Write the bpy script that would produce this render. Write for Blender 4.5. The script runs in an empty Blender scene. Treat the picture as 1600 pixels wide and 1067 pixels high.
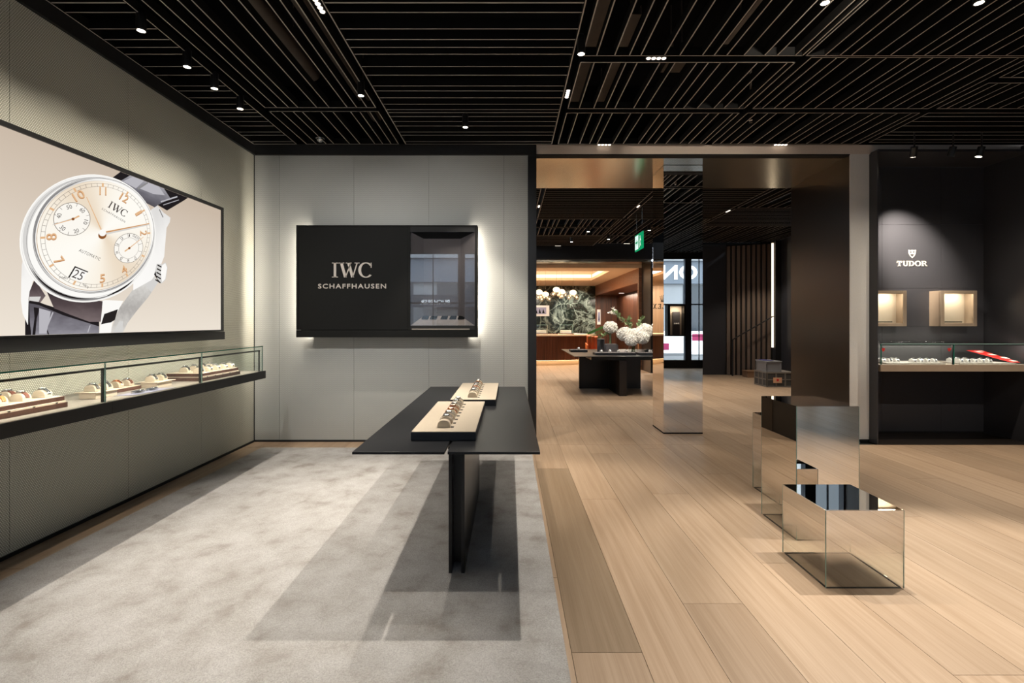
import bpy, bmesh, math, random
from mathutils import Vector, Matrix
random.seed(7)
PI = math.pi
scene = bpy.context.scene
COL = scene.collection

# ---------------------------------------------------------------- camera
cam_data = bpy.data.cameras.new('camera')
cam = bpy.data.objects.new('camera', cam_data)
COL.objects.link(cam)
cam.location = (0, 0, 1.5)
cam.rotation_euler = (PI / 2, 0, 0)
cam_data.sensor_width = 36
cam_data.lens = 17.0
cam_data.shift_x = 0.0025
cam_data.shift_y = -0.0197
cam_data.clip_start = 0.05
scene.camera = cam

# ---------------------------------------------------------------- view, world
scene.view_settings.view_transform = 'Standard'
scene.view_settings.look = 'None'
scene.view_settings.exposure = 0.22
scene.view_settings.gamma = 1
scene.view_settings.use_curve_mapping = False

world = bpy.data.worlds.new('world')
scene.world = world
world.use_nodes = True
wn = world.node_tree
wn.nodes['Background'].inputs[0].default_value = (0.78, 0.88, 1.0, 1)
wn.nodes['Background'].inputs[1].default_value = 6.0

WARM = (1.0, 0.89, 0.745)
WARMER = (1.0, 0.85, 0.68)
NEUTRAL = (1.0, 0.915, 0.79)
WHITE = (1.0, 0.97, 0.9)
COOL = (1.0, 0.985, 0.95)


def spot(loc, target, power, deg=90, blend=0.5, radius=0.025, color=WARM):
    d = bpy.data.lights.new('spot_light', 'SPOT')
    d.energy = power
    d.spot_size = math.radians(deg)
    d.spot_blend = blend
    d.shadow_soft_size = radius
    d.color = color
    o = bpy.data.objects.new('spot_light', d)
    COL.objects.link(o)
    o.location = loc
    o.rotation_euler = (Vector(target) - Vector(loc)).to_track_quat('-Z', 'Y').to_euler()
    return o


def area(loc, target, power, sx, sy, color=WARM):
    d = bpy.data.lights.new('area_light', 'AREA')
    d.energy = power
    d.shape = 'RECTANGLE'
    d.size = sx
    d.size_y = sy
    d.color = color
    o = bpy.data.objects.new('area_light', d)
    COL.objects.link(o)
    o.location = loc
    o.rotation_euler = (Vector(target) - Vector(loc)).to_track_quat('-Z', 'Y').to_euler()
    return o


def strip(loc, direction, along, power, w, length, color=WARM):
    o = area(loc, (0, 0, 0), power, w, length, color)
    z = -Vector(direction).normalized()
    y = Vector(along).normalized()
    y = (y - z * y.dot(z)).normalized()
    x = y.cross(z)
    o.rotation_euler = Matrix((x, y, z)).transposed().to_euler()
    return o


# ---- the sales floor's ceiling lamps (seen lamps sit in fittings built further down, added ones have none)
ZC = 3.68
# x, y, aim x, aim y, watts, cone, colour
FLOOR_SPOTS = [
    (0.555, 3.74, 0.1, 3.2, 310, 76, NEUTRAL),
    (-1.36, 4.43, -1.4, 3.7, 215, 56, NEUTRAL),
    (-0.47, 5.15, -0.5, 5.4, 200, 70, NEUTRAL),
    (2.05, 3.14, 2.15, 2.4, 360, 62, WHITE),
    (3.05, 3.14, 2.95, 2.1, 470, 62, WHITE),
]
WALL_SPOTS = [(-2.62, 3.44), (-2.62, 3.93), (-2.62, 4.295), (-2.62, 4.705)]
WALL_SPOTS_OUT = [(-2.62, 2.95), (-2.62, 2.45)]
for x, y, ax, ay, w, c, colr in FLOOR_SPOTS:
    spot((x, y, 3.555), (ax, ay, 0), w, c, 0.45, 0.022, colr)
for x, y in WALL_SPOTS + WALL_SPOTS_OUT:
    spot((x, y, 3.555), (-2.66, y, 0), 58, 104, 1.0, 0.02, NEUTRAL)
# four-cell linear downlights: x, y, direction, watts
LINEAR = [
    (1.22, 4.02, 'x', 80), (0.558, 4.65, 'y', 70), (-1.32, 3.35, 'y', 90),
    (1.175, 5.99, 'x', 40), (3.36, 5.99, 'x', 40),
]
for x, y, d, w in LINEAR:
    spot((x, min(y, 5.8), 3.655), (x, min(y, 5.8) - 0.1, 0), w, 50, 0.6, 0.02, NEUTRAL)
# extra spots added to brighten the floor, with no fittings of their own
for x, y, w, colr in [(-1.36, 2.3, 125, NEUTRAL), (-0.5, 1.2, 60, NEUTRAL), (2.4, 1.2, 130, WARM), (4.0, 2.4, 260, WHITE), (4.7, 4.1, 170, WARM), (5.4, 5.1, 240, WARM), (1.25, 5.1, 90, WARM), (3.3, 5.0, 90, WARM)]:
    spot((x, y, 3.6), (x, y + 0.1, 0), w, 52 if x < 0 else 66, 0.6, 0.022, colr)
# added fill spots, out of view, brightening back wall, pier and recess
for x, ty, tz, w, deg, colr in [(-2.3, 6.03, 1.8, 140, 62, COOL), (-0.9, 6.03, 1.8, 160, 62, COOL), (4.36, 6.03, 1.9, 150, 32, NEUTRAL), (5.5, 6.5, 1.4, 230, 44, WARM), (2.2, 6.0, 3.6, 120, 50, WARM)]:
    spot((x, 2.6, 3.6), (x, ty, tz), w, deg, 0.9, 0.03, colr)
# counter recess
spot((4.74, 5.72, 3.40), (5.33, 6.5, 2.45), 900, 44, 1.0, 0.02, NEUTRAL)
spot((5.47, 5.60, 3.40), (5.5, 6.0, 0.0), 60, 70, 0.6, 0.02, WARM)
strip((5.45, 5.93, 1.2035), (0, 0.85, -0.5), (1, 0, 0), 11, 0.01, 1.8, NEUTRAL)
# second room; the spots by crates and ribbed wall are added fill
for x, y, w in [(1.62, 12.6, 150), (1.82, 11.17, 110), (2.5, 12.2, 90), (3.18, 11.0, 150), (1.2, 8.3, 120), (2.45, 9.2, 120), (4.3, 9.0, 110), (5.2, 10.4, 120), (5.95, 9.9, 120), (6.35, 12.2, 110), (0.6, 9.6, 110), (3.4, 7.2, 30)]:
    spot((x, y, 3.55), (x, y - 0.1, 0), w, 95, 0.5, 0.025, WARM)
spot((2.4, 8.9, 3.55), (2.7, 10.5, 1.15), 170, 38, 0.7, 0.025, NEUTRAL)  # added to brighten the flowers; no fitting hangs here
# salon behind the second room
for x, y, w in [(1.0, 16.0, 330), (2.6, 16.2, 300), (2.2, 18.6, 260), (-1.5, 17.5, 280)]:
    spot((x, y, 3.10), (x, y, 0), w, 110, 0.5, 0.04, WARMER)
spot((2.7, 20.6, 3.05), (3.05, 22.5, 1.9), 420, 60, 0.6, 0.03, NEUTRAL)
spot((1.2, 20.6, 3.05), (1.3, 22.5, 1.9), 140, 60, 0.6, 0.03, NEUTRAL)
spot((-2.8, 20.3, 3.05), (-2.9, 22.3, 1.9), 300, 75, 0.6, 0.03, WARM)
area((1.2, 17.6, 3.36), (1.2, 17.6, 3.6), 190, 3.6, 2.8, WARM)
area((4.6, 18.5, 2.62), (4.6, 18.5, 0), 110, 0.5, 5.5, WARMER)


# ---------------------------------------------------------------- materials
def lin(c):
    return tuple((v / 255 / 12.92) if v / 255 <= 0.04045 else ((v / 255 + 0.055) / 1.055) ** 2.4 for v in c[:3]) + (1,)


class N:
    def __init__(self, name):
        self.m = bpy.data.materials.new(name)
        self.m.use_nodes = True
        self.t = self.m.node_tree
        self.p = self.t.nodes['Principled BSDF']
        self.out = self.t.nodes['Material Output']

    def n(self, kind, **kw):
        nd = self.t.nodes.new(kind)
        for k, v in kw.items():
            setattr(nd, k, v)
        return nd

    def l(self, a, b):
        self.t.links.new(a, b)

    def math(self, op, a, b=None):
        nd = self.n('ShaderNodeMath', operation=op)
        for i, v in enumerate((a, b)):
            if v is None:
                continue
            if isinstance(v, (int, float)):
                nd.inputs[i].default_value = v
            else:
                self.l(v, nd.inputs[i])
        return nd.outputs[0]

    def mix(self, f, a, b):
        nd = self.n('ShaderNodeMix', data_type='RGBA')
        for s, v in ((nd.inputs[0], f), (nd.inputs[6], a), (nd.inputs[7], b)):
            if isinstance(v, (int, float, tuple)):
                s.default_value = v
            else:
                self.l(v, s)
        return nd.outputs[2]

    def ramp(self, f, stops):
        nd = self.n('ShaderNodeValToRGB')
        el = nd.color_ramp.elements
        while len(el) < len(stops):
            el.new(0.5)
        for e, (p, c) in zip(el, stops):
            e.position = p
            e.color = c
        self.l(f, nd.inputs[0])
        return nd.outputs[0]


def pm(name, rgb, rough=0.5, metal=0.0, var=0.08, scale=12.0, bump=0.0, stretch=(1, 1, 1), spec=0.5):
    """plain finish with a little procedural unevenness"""
    k = N(name)
    tc = k.n('ShaderNodeTexCoord')
    mp = k.n('ShaderNodeMapping')
    mp.inputs['Scale'].default_value = stretch
    k.l(tc.outputs['Object'], mp.inputs[0])
    nz = k.n('ShaderNodeTexNoise')
    nz.inputs['Scale'].default_value = scale
    nz.inputs['Detail'].default_value = 4
    k.l(mp.outputs[0], nz.inputs['Vector'])
    c = lin(rgb)
    lo = tuple(v * (1 - var) for v in c[:3]) + (1,)
    hi = tuple(min(1, v * (1 + var)) for v in c[:3]) + (1,)
    k.l(k.mix(nz.outputs[0], lo, hi), k.p.inputs['Base Color'])
    k.p.inputs['Roughness'].default_value = rough
    k.p.inputs['Metallic'].default_value = metal
    k.p.inputs['Specular IOR Level'].default_value = spec
    if bump:
        b = k.n('ShaderNodeBump')
        b.inputs['Strength'].default_value = bump
        b.inputs['Distance'].default_value = 0.01
        k.l(nz.outputs[0], b.inputs['Height'])
        k.l(b.outputs[0], k.p.inputs['Normal'])
    return k.m


def em(name, rgb, s=1.0):
    k = N(name)
    k.p.inputs['Base Color'].default_value = (0, 0, 0, 1)
    k.p.inputs['Roughness'].default_value = 0.6
    k.p.inputs['Specular IOR Level'].default_value = 0.0
    k.p.inputs['Emission Color'].default_value = lin(rgb)
    k.p.inputs['Emission Strength'].default_value = s
    return k.m


def glass_mat(name, tint=(0.96, 0.985, 0.975), refl=1.0):
    k = N(name)
    k.t.nodes.remove(k.p)
    lw = k.n('ShaderNodeLayerWeight')
    lw.inputs['Blend'].default_value = 0.5
    p5 = k.math('POWER', lw.outputs['Facing'], 5.0)
    f = k.math('ADD', k.math('MULTIPLY', p5, 0.85 * refl), 0.042 * refl)
    tr = k.n('ShaderNodeBsdfTransparent')
    tr.inputs[0].default_value = tint + (1,)
    gl = k.n('ShaderNodeBsdfGlossy')
    gl.inputs['Roughness'].default_value = 0.0
    mx = k.n('ShaderNodeMixShader')
    k.l(f, mx.inputs[0])
    k.l(tr.outputs[0], mx.inputs[1])
    k.l(gl.outputs[0], mx.inputs[2])
    k.l(mx.outputs[0], k.out.inputs[0])
    return k.m


def fading_mirror():
    """mirror film that thins out to clear glass near the floor"""
    k = N('fading_mirror')
    k.t.nodes.remove(k.p)
    ge = k.n('ShaderNodeNewGeometry')
    sp = k.n('ShaderNodeSeparateXYZ')
    k.l(ge.outputs['Position'], sp.inputs[0])
    mr = k.n('ShaderNodeMapRange', interpolation_type='SMOOTHSTEP')
    mr.inputs[1].default_value = 0.10
    mr.inputs[2].default_value = 0.34
    k.l(sp.outputs['Z'], mr.inputs[0])
    lw = k.n('ShaderNodeLayerWeight')
    lw.inputs['Blend'].default_value = 0.5
    f = k.math('ADD', k.math('MULTIPLY', k.math('POWER', lw.outputs['Facing'], 5.0), 0.85), 0.05)
    fac = k.math('MAXIMUM', f, mr.outputs[0])
    tr = k.n('ShaderNodeBsdfTransparent')
    tr.inputs[0].default_value = (0.975, 0.985, 0.975, 1)
    gl = k.n('ShaderNodeBsdfGlossy')
    gl.inputs['Color'].default_value = (0.78, 0.75, 0.71, 1)
    gl.inputs['Roughness'].default_value = 0.0
    mx = k.n('ShaderNodeMixShader')
    k.l(fac, mx.inputs[0])
    k.l(tr.outputs[0], mx.inputs[1])
    k.l(gl.outputs[0], mx.inputs[2])
    k.l(mx.outputs[0], k.out.inputs[0])
    return k.m


def wood_mat(name, dark, light, rough=0.42, axis='Y', tone=False, grain=1.0):
    k = N(name)
    tc = k.n('ShaderNodeTexCoord')
    oi = k.n('ShaderNodeObjectInfo')
    add = k.n('ShaderNodeVectorMath', operation='ADD')
    off = k.n('ShaderNodeVectorMath', operation='SCALE')
    off.inputs[0].default_value = (3.1, 7.7, 1.3)
    k.l(k.math('MULTIPLY', oi.outputs['Random'], 9.0), off.inputs['Scale'])
    k.l(tc.outputs['Object'], add.inputs[0])
    k.l(off.outputs[0], add.inputs[1])
    mp = k.n('ShaderNodeMapping')
    s = {'Y': (16, 0.55, 16), 'X': (0.55, 16, 16), 'Z': (16, 16, 0.55)}[axis]
    mp.inputs['Scale'].default_value = tuple(v * grain for v in s)
    k.l(add.outputs[0], mp.inputs[0])
    n1 = k.n('ShaderNodeTexNoise')
    n1.inputs['Scale'].default_value = 1.0
    n1.inputs['Detail'].default_value = 6
    n1.inputs['Distortion'].default_value = 0.6
    k.l(mp.outputs[0], n1.inputs['Vector'])
    mp2 = k.n('ShaderNodeMapping')
    mp2.inputs['Scale'].default_value = tuple(v * grain * (7 if v > 1 else 3) for v in s)
    k.l(add.outputs[0], mp2.inputs[0])
    n2 = k.n('ShaderNodeTexNoise')
    n2.inputs['Scale'].default_value = 1.0
    n2.inputs['Detail'].default_value = 3
    k.l(mp2.outputs[0], n2.inputs['Vector'])
    f = k.math('ADD', k.math('MULTIPLY', n1.outputs[0], 0.65), k.math('MULTIPLY', n2.outputs[0], 0.35))
    c = k.ramp(f, [(0.36, lin(dark)), (0.62, lin(light))])
    if tone:
        mul = k.n('ShaderNodeMix', data_type='RGBA', blend_type='MULTIPLY')
        mul.inputs[0].default_value = 1
        k.l(c, mul.inputs[6])
        k.l(oi.outputs['Color'], mul.inputs[7])
        c = mul.outputs[2]
    k.l(c, k.p.inputs['Base Color'])
    k.p.inputs['Roughness'].default_value = rough
    b = k.n('ShaderNodeBump')
    b.inputs['Strength'].default_value = 0.06
    b.inputs['Distance'].default_value = 0.003
    k.l(n2.outputs[0], b.inputs['Height'])
    k.l(b.outputs[0], k.p.inputs['Normal'])
    return k.m


def dotted_wall(name, u_axis, base, dot):
    """perforated wall cloth: staggered pale dots, 12 mm apart"""
    k = N(name)
    tc = k.n('ShaderNodeTexCoord')
    sp = k.n('ShaderNodeSeparateXYZ')
    k.l(tc.outputs['Object'], sp.inputs[0])
    u = k.math('DIVIDE', sp.outputs[u_axis], 0.0135)
    v = k.math('DIVIDE', sp.outputs['Z'], 0.0234)
    ds = []
    for o in (0.0, 0.5):
        fu = k.math('SUBTRACT', k.math('FRACT', k.math('ADD', u, 500.0 + o)), 0.5)
        fv = k.math('MULTIPLY', k.math('SUBTRACT', k.math('FRACT', k.math('ADD', v, 500.0 + o)), 0.5), 1.732)
        ds.append(k.math('SQRT', k.math('ADD', k.math('MULTIPLY', fu, fu), k.math('MULTIPLY', fv, fv))))
    d = k.math('MINIMUM', ds[0], ds[1])
    f = k.n('ShaderNodeMapRange')
    f.inputs[1].default_value = 0.26
    f.inputs[2].default_value = 0.36
    f.inputs[3].default_value = 1
    f.inputs[4].default_value = 0
    k.l(d, f.inputs[0])
    k.l(k.mix(f.outputs[0], lin(base), lin(dot)), k.p.inputs['Base Color'])
    k.p.inputs['Roughness'].default_value = 0.75
    k.p.inputs['Specular IOR Level'].default_value = 0.25
    b = k.n('ShaderNodeBump')
    b.inputs['Strength'].default_value = 0.25
    b.inputs['Distance'].default_value = 0.002
    k.l(f.outputs[0], b.inputs['Height'])
    k.l(b.outputs[0], k.p.inputs['Normal'])
    return k.m


def rug_mat():
    k = N('rug_pile')
    tc = k.n('ShaderNodeTexCoord')
    n1 = k.n('ShaderNodeTexNoise')
    n1.inputs['Scale'].default_value = 4.5
    n1.inputs['Detail'].default_value = 7
    n1.inputs['Roughness'].default_value = 0.6
    n1.inputs['Distortion'].default_value = 0.15
    k.l(tc.outputs['Object'], n1.inputs['Vector'])
    n2 = k.n('ShaderNodeTexNoise')
    n2.inputs['Scale'].default_value = 170
    n2.inputs['Detail'].default_value = 2
    k.l(tc.outputs['Object'], n2.inputs['Vector'])
    c = k.ramp(n1.outputs[0], [(0.30, lin((156, 150, 144))), (0.44, lin((186, 183, 180))), (0.62, lin((202, 200, 199)))])
    c2 = k.mix(k.math('MULTIPLY', n2.outputs[0], 0.8), c, lin((112, 108, 106)))
    k.l(c2, k.p.inputs['Base Color'])
    k.p.inputs['Roughness'].default_value = 0.95
    k.p.inputs['Specular IOR Level'].default_value = 0.1
    b = k.n('ShaderNodeBump')
    b.inputs['Strength'].default_value = 0.7
    b.inputs['Distance'].default_value = 0.006
    k.l(n2.outputs[0], b.inputs['Height'])
    k.l(b.outputs[0], k.p.inputs['Normal'])
    return k.m


def marble_mat():
    k = N('green_marble')
    tc = k.n('ShaderNodeTexCoord')
    n0 = k.n('ShaderNodeTexNoise')
    n0.inputs['Scale'].default_value = 1.1
    n0.inputs['Detail'].default_value = 6
    k.l(tc.outputs['Object'], n0.inputs['Vector'])
    vm = k.n('ShaderNodeVectorMath', operation='ADD')
    k.l(tc.outputs['Object'], vm.inputs[0])
    k.l(n0.outputs[1], vm.inputs[1])
    vo = k.n('ShaderNodeTexVoronoi', feature='DISTANCE_TO_EDGE')
    vo.inputs['Scale'].default_value = 1.5
    k.l(vm.outputs[0], vo.inputs['Vector'])
    n1 = k.n('ShaderNodeTexNoise')
    n1.inputs['Scale'].default_value = 1.9
    n1.inputs['Detail'].default_value = 10
    n1.inputs['Roughness'].default_value = 0.72
    n1.inputs['Distortion'].default_value = 0.8
    k.l(vm.outputs[0], n1.inputs['Vector'])
    veins = k.ramp(vo.outputs[0], [(0.0, (0.9, 0.9, 0.9, 1)), (0.025, (0.2, 0.2, 0.2, 1)), (0.07, (0, 0, 0, 1))])
    fog = k.ramp(n1.outputs[0], [(0.50, (0, 0, 0, 1)), (0.70, (0.8, 0.8, 0.8, 1))])
    f = k.math('MINIMUM', k.math('ADD', k.math('MULTIPLY', veins, 0.6), fog), 1.0)
    k.l(k.mix(f, lin((28, 34, 29)), lin((168, 180, 166))), k.p.inputs['Base Color'])
    k.p.inputs['Roughness'].default_value = 0.12
    return k.m


M = dict(
    wood=wood_mat('oak_floor', (150, 126, 102), (168, 145, 122), 0.4, 'Y', True, 1.6),
    walnut=wood_mat('walnut', (66, 36, 22), (104, 62, 40), 0.4, 'Z'),
    walnut_x=wood_mat('walnut_beam', (118, 78, 52), (160, 112, 80), 0.4, 'X'),
    pale_wood=wood_mat('pale_wood', (186, 150, 116), (206, 172, 136), 0.5, 'Z'),
    tray_wood=wood_mat('tray_wood', (56, 36, 30), (92, 60, 50), 0.4, 'Y'),
    stair_wood=wood_mat('stair_oak', (120, 90, 66), (150, 116, 88), 0.5, 'X'),
    cloth_y=dotted_wall('wall_cloth_side', 'Y', (158, 156, 142), (222, 220, 206)),
    cloth_x=dotted_wall('wall_cloth_back', 'X', (151, 151, 146), (196, 196, 191)),
    rug=rug_mat(),
    marble=marble_mat(),
    black=pm('black_satin', (26, 25, 25), 0.42),
    blackm=pm('black_matte', (14, 14, 15), 0.8),
    plenum=pm('plenum_black', (9, 9, 10), 0.95, spec=0.1),
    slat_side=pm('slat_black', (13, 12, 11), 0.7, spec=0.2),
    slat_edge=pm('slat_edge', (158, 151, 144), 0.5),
    trayblk=pm('tray_black', (28, 29, 33), 0.45),
    tabletop=pm('table_graphite', (26, 27, 30), 0.36, 0.0, 0.05, 40, spec=0.35),
    tableleg=pm('table_leg_graphite', (24, 24, 26), 0.3, 0.3, 0.05, 40),
    cream=pm('cream_suede', (200, 184, 164), 0.85, var=0.05, scale=60, bump=0.05),
    traypad=pm('tray_pad_suede', (172, 160, 143), 0.85, var=0.05, scale=60, bump=0.05),
    creamc=pm('cushion_suede', (186, 172, 152), 0.85, var=0.05, scale=60),
    greyc=pm('grey_cushion', (178, 174, 170), 0.8, var=0.05, scale=60),
    steel=pm('polished_steel', (205, 206, 208), 0.2, 1.0),
    gold=pm('rose_gold', (222, 150, 112), 0.22, 1.0),
    leather=pm('tan_leather', (176, 104, 48), 0.55),
    brownleather=pm('brown_leather', (98, 48, 30), 0.55),
    blackleather=pm('black_leather', (26, 24, 24), 0.5),
    dial_w=pm('silver_dial', (226, 224, 220), 0.35),
    dial_b=pm('black_dial', (22, 22, 26), 0.25),
    mirror=pm('bronze_mirror', (228, 224, 218), 0.0, 1.0, 0.0),
    fading=fading_mirror(),
    mirrorcore=pm('mirror_core', (34, 40, 36), 0.5),
    glass=glass_mat('clear_glass'),
    glassedge=pm('glass_edge_green', (28, 98, 82), 0.15),
    glassedgel=pm('glass_edge_pale', (128, 156, 148), 0.15),
    shelf=pm('shelf_taupe', (150, 140, 130), 0.4),
    taupe=pm('taupe_lacquer', (156, 136, 116), 0.42, 0.1),
    taupef=pm('taupe_metal', (174, 154, 132), 0.35, 0.5),
    nichewall=pm('niche_blackboard', (50, 49, 52), 0.4, 0.0, 0.2, 300),
    white_rough=pm('rough_plaster', (214, 209, 202), 0.9, 0, 0.12, 160, 0.3),
    beige=pm('beige_plaster', (206, 188, 172), 0.8, 0, 0.08, 120, 0.1),
    bronze=pm('brushed_bronze', (178, 172, 156), 0.2, 0.9, 0.03, 2),
    darkbronze=pm('dark_bronze', (44, 38, 34), 0.34, 0.4, 0.05, 2),
    letter=pm('letter_champagne', (196, 186, 176), 0.45),
    letterw=pm('letter_white', (186, 178, 164), 0.5),
    letterd=pm('letter_bronze', (34, 26, 14), 0.5, 0.3),
    panelblk=pm('cabinet_black', (19, 19, 18), 0.75, 0, 0.12, 200, spec=0.2),
    nichegrey=pm('niche_suede', (112, 104, 104), 0.8, 0, 0.1, 90),
    plate=pm('niche_plate', (196, 178, 166), 0.7),
    red=pm('red_print', (196, 40, 36), 0.5),
    whitep=pm('white_print', (228, 222, 216), 0.5),
    lilac=pm('lilac_print', (150, 148, 172), 0.35),
    chrome=pm('chrome', (190, 190, 190), 0.12, 1.0),
    crate=pm('crate_plastic', (112, 112, 114), 0.6),
    crate2=pm('crate_plastic_brown', (104, 98, 90), 0.6),
    crategap=pm('crate_shadow_plastic', (58, 56, 54), 0.7),
    paper=pm('kraft_label', (196, 150, 116), 0.8),
    indigo=pm('indigo_fabric', (40, 38, 92), 0.8),
    flower=pm('hydrangea_petal', (248, 244, 236), 0.8, 0, 0.06, 30),
    bloomcore=pm('bloom_core', (214, 208, 186), 0.9),
    leaf=pm('leaf_green', (66, 112, 44), 0.5, 0, 0.3, 14),
    sage=pm('leaf_sage', (128, 148, 104), 0.6, 0, 0.25, 14),
    stemg=pm('stem_green', (106, 124, 84), 0.6),
    orange=pm('orange_leather', (170, 84, 32), 0.5),
    stone=pm('grey_stone', (84, 80, 82), 0.9, 0, 0.3, 90, 0.2),
    ceilcream=pm('ceiling_cream', (226, 200, 170), 0.8),
    duct=pm('duct_brown', (72, 62, 54), 0.7, 0, 0.3, 8),
    fluted=wood_mat('fluted_taupe', (92, 76, 64), (122, 102, 86), 0.6, 'Z'),
    deskwood=wood_mat('desk_walnut', (84, 46, 28), (128, 76, 50), 0.4, 'Z'),
    facade=pm('street_stone', (140, 143, 148), 0.8, 0, 0.1, 2),
    facadeg=pm('street_window_glass', (44, 52, 62), 0.15),
    asphalt=pm('street_asphalt', (96, 98, 102), 0.9),
    magenta=pm('magenta_sign', (150, 24, 80), 0.6),
    signw=pm('sign_white', (246, 246, 248), 0.6),
    framegrey=pm('window_frame_blue_grey', (44, 50, 60), 0.4, 0.3),
    lamp_on=em('lamp_lens', (255, 238, 214), 14.0),
    cell_on=em('downlight_cell', (255, 240, 222), 2.2),
    led=em('led_strip', (255, 232, 200), 3.2),
    bubble=em('pendant_glow', (255, 226, 186), 2.2),
    underlight=em('desk_underlight', (255, 206, 150), 9.0),
    cove=em('cove_strip', (255, 222, 178), 2.2),
    caselit=em('lit_case_ceiling', (255, 230, 200), 2.0),
    exitg=em('exit_green', (20, 150, 96), 0.9),
    exitw=em('exit_white', (220, 246, 232), 1.0),
)

# ---------------------------------------------------------------- mesh helpers
W = {}


class MB:
    def __init__(self):
        self.v, self.f, self.mi = [], [], []
        self.smooth = None

    def face(self, idx, m=0):
        self.f.append(tuple(idx))
        self.mi.append(m)

    def box(self, x0, x1, y0, y1, z0, z1, m=0, mbottom=None):
        b = len(self.v)
        for z in (z0, z1):
            self.v += [(x0, y0, z), (x1, y0, z), (x1, y1, z), (x0, y1, z)]
        for k, q in enumerate([(0, 3, 2, 1), (4, 5, 6, 7), (0, 1, 5, 4), (1, 2, 6, 5), (2, 3, 7, 6), (3, 0, 4, 7)]):
            self.face([b + i for i in q], mbottom if (k == 0 and mbottom is not None) else m)
        return self

    def prism(self, poly, fn, d0, d1, m=0):
        """poly in (u,v) pushed from depth d0 to d1 by fn(u,v,d)"""
        b, n = len(self.v), len(poly)
        self.v += [tuple(fn(u, v, d0)) for u, v in poly] + [tuple(fn(u, v, d1)) for u, v in poly]
        self.face(range(b, b + n), m)
        self.face(range(b + 2 * n - 1, b + n - 1, -1), m)
        for i in range(n):
            j = (i + 1) % n
            self.face((b + i, b + j, b + n + j, b + n + i), m)
        return self

    def flat(self, poly, fn, d, m=0):
        b, n = len(self.v), len(poly)
        self.v += [tuple(fn(u, v, d)) for u, v in poly]
        self.face(range(b, b + n), m)
        return self

    def quad(self, a, b_, c, d, m=0):
        b = len(self.v)
        self.v += [tuple(a), tuple(b_), tuple(c), tuple(d)]
        self.face((b, b + 1, b + 2, b + 3), m)
        return self

    def tube(self, pts, r, n=8, caps=True, r2=None):
        pts = [Vector(p) for p in pts]
        base = len(self.v)
        K = len(pts)
        for k, p in enumerate(pts):
            t = (pts[min(k + 1, K - 1)] - pts[max(k - 1, 0)]).normalized()
            a = t.cross(Vector((0, 0, 1)))
            if a.length < 1e-3:
                a = Vector((1, 0, 0))
            a.normalize()
            c = t.cross(a).normalized()
            rr = r if r2 is None else r + (r2 - r) * k / (K - 1)
            for i in range(n):
                th = 2 * PI * i / n
                self.v.append(tuple(p + (a * math.cos(th) + c * math.sin(th)) * rr))
        for k in range(K - 1):
            for i in range(n):
                j = (i + 1) % n
                self.face((base + k * n + i, base + k * n + j, base + (k + 1) * n + j, base + (k + 1) * n + i))
        if caps:
            self.face(range(base, base + n))
            self.face(range(base + (K - 1) * n + n - 1, base + (K - 1) * n - 1, -1))
        return self

    def lathe(self, prof, c=(0, 0, 0), n=20, axis='Z', m=0, cap=True):
        base = len(self.v)
        for r, z in prof:
            for i in range(n):
                th = 2 * PI * i / n
                x, y = r * math.cos(th), r * math.sin(th)
                p = {'Z': (x, y, z), 'Y': (x, z, y), 'X': (z, x, y)}[axis]
                self.v.append((c[0] + p[0], c[1] + p[1], c[2] + p[2]))
        for k in range(len(prof) - 1):
            for i in range(n):
                j = (i + 1) % n
                self.face((base + k * n + i, base + k * n + j, base + (k + 1) * n + j, base + (k + 1) * n + i), m)
        if cap and prof[0][0] > 1e-6:
            self.face(range(base, base + n), m)
        if cap and prof[-1][0] > 1e-6:
            e = base + (len(prof) - 1) * n
            self.face(range(e + n - 1, e - 1, -1), m)
        return self

    def ball(self, c, r, n=12, k=7, sz=1.0):
        return self.lathe([(r * math.sin(PI * i / k) if 0 < i < k else 1e-7, -r * sz * math.cos(PI * i / k)) for i in range(k + 1)], c, n)

    def build(self, name, mats, parent=None, smooth=None, bevel=0.0, recalc=True, origin=None):
        if not isinstance(mats, (list, tuple)):
            mats = [mats]
        xs, ys, zs = zip(*self.v)
        o3 = Vector(origin) if origin is not None else Vector(((min(xs) + max(xs)) / 2, (min(ys) + max(ys)) / 2, min(zs)))
        me = bpy.data.meshes.new(name)
        me.from_pydata([tuple(Vector(v) - o3) for v in self.v], [], self.f)
        for m in mats:
            me.materials.append(m)
        me.polygons.foreach_set('material_index', self.mi)
        if recalc:
            bm = bmesh.new()
            bm.from_mesh(me)
            bmesh.ops.remove_doubles(bm, verts=bm.verts, dist=1e-6)
            bmesh.ops.recalc_face_normals(bm, faces=bm.faces)
            bm.to_mesh(me)
            bm.free()
        if smooth:
            me.polygons.foreach_set('use_smooth', [True] * len(me.polygons))
            me.set_sharp_from_angle(angle=math.radians(smooth))
        me.update()
        o = bpy.data.objects.new(name, me)
        COL.objects.link(o)
        place(o, o3, parent)
        if bevel:
            bv = o.modifiers.new('soft_edge', 'BEVEL')
            bv.width = bevel
            bv.segments = 2
            bv.limit_method = 'ANGLE'
        return o


def place(o, world_loc, parent):
    W[o.name] = Vector(world_loc)
    if parent is not None:
        o.parent = parent
        o.location = Vector(world_loc) - W[parent.name]
    else:
        o.location = world_loc


def empty(name, loc, label=None, cat=None, group=None, kind=None, parent=None):
    o = bpy.data.objects.new(name, None)
    o.empty_display_size = 0.1
    COL.objects.link(o)
    place(o, loc, parent)
    return tag(o, label, cat, group, kind)


def tag(o, label=None, cat=None, group=None, kind=None):
    for k, v in (('label', label), ('category', cat), ('group', group), ('kind', kind)):
        if v:
            o[k] = v
    return o


def struct(o):
    o['kind'] = 'structure'
    return o


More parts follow.
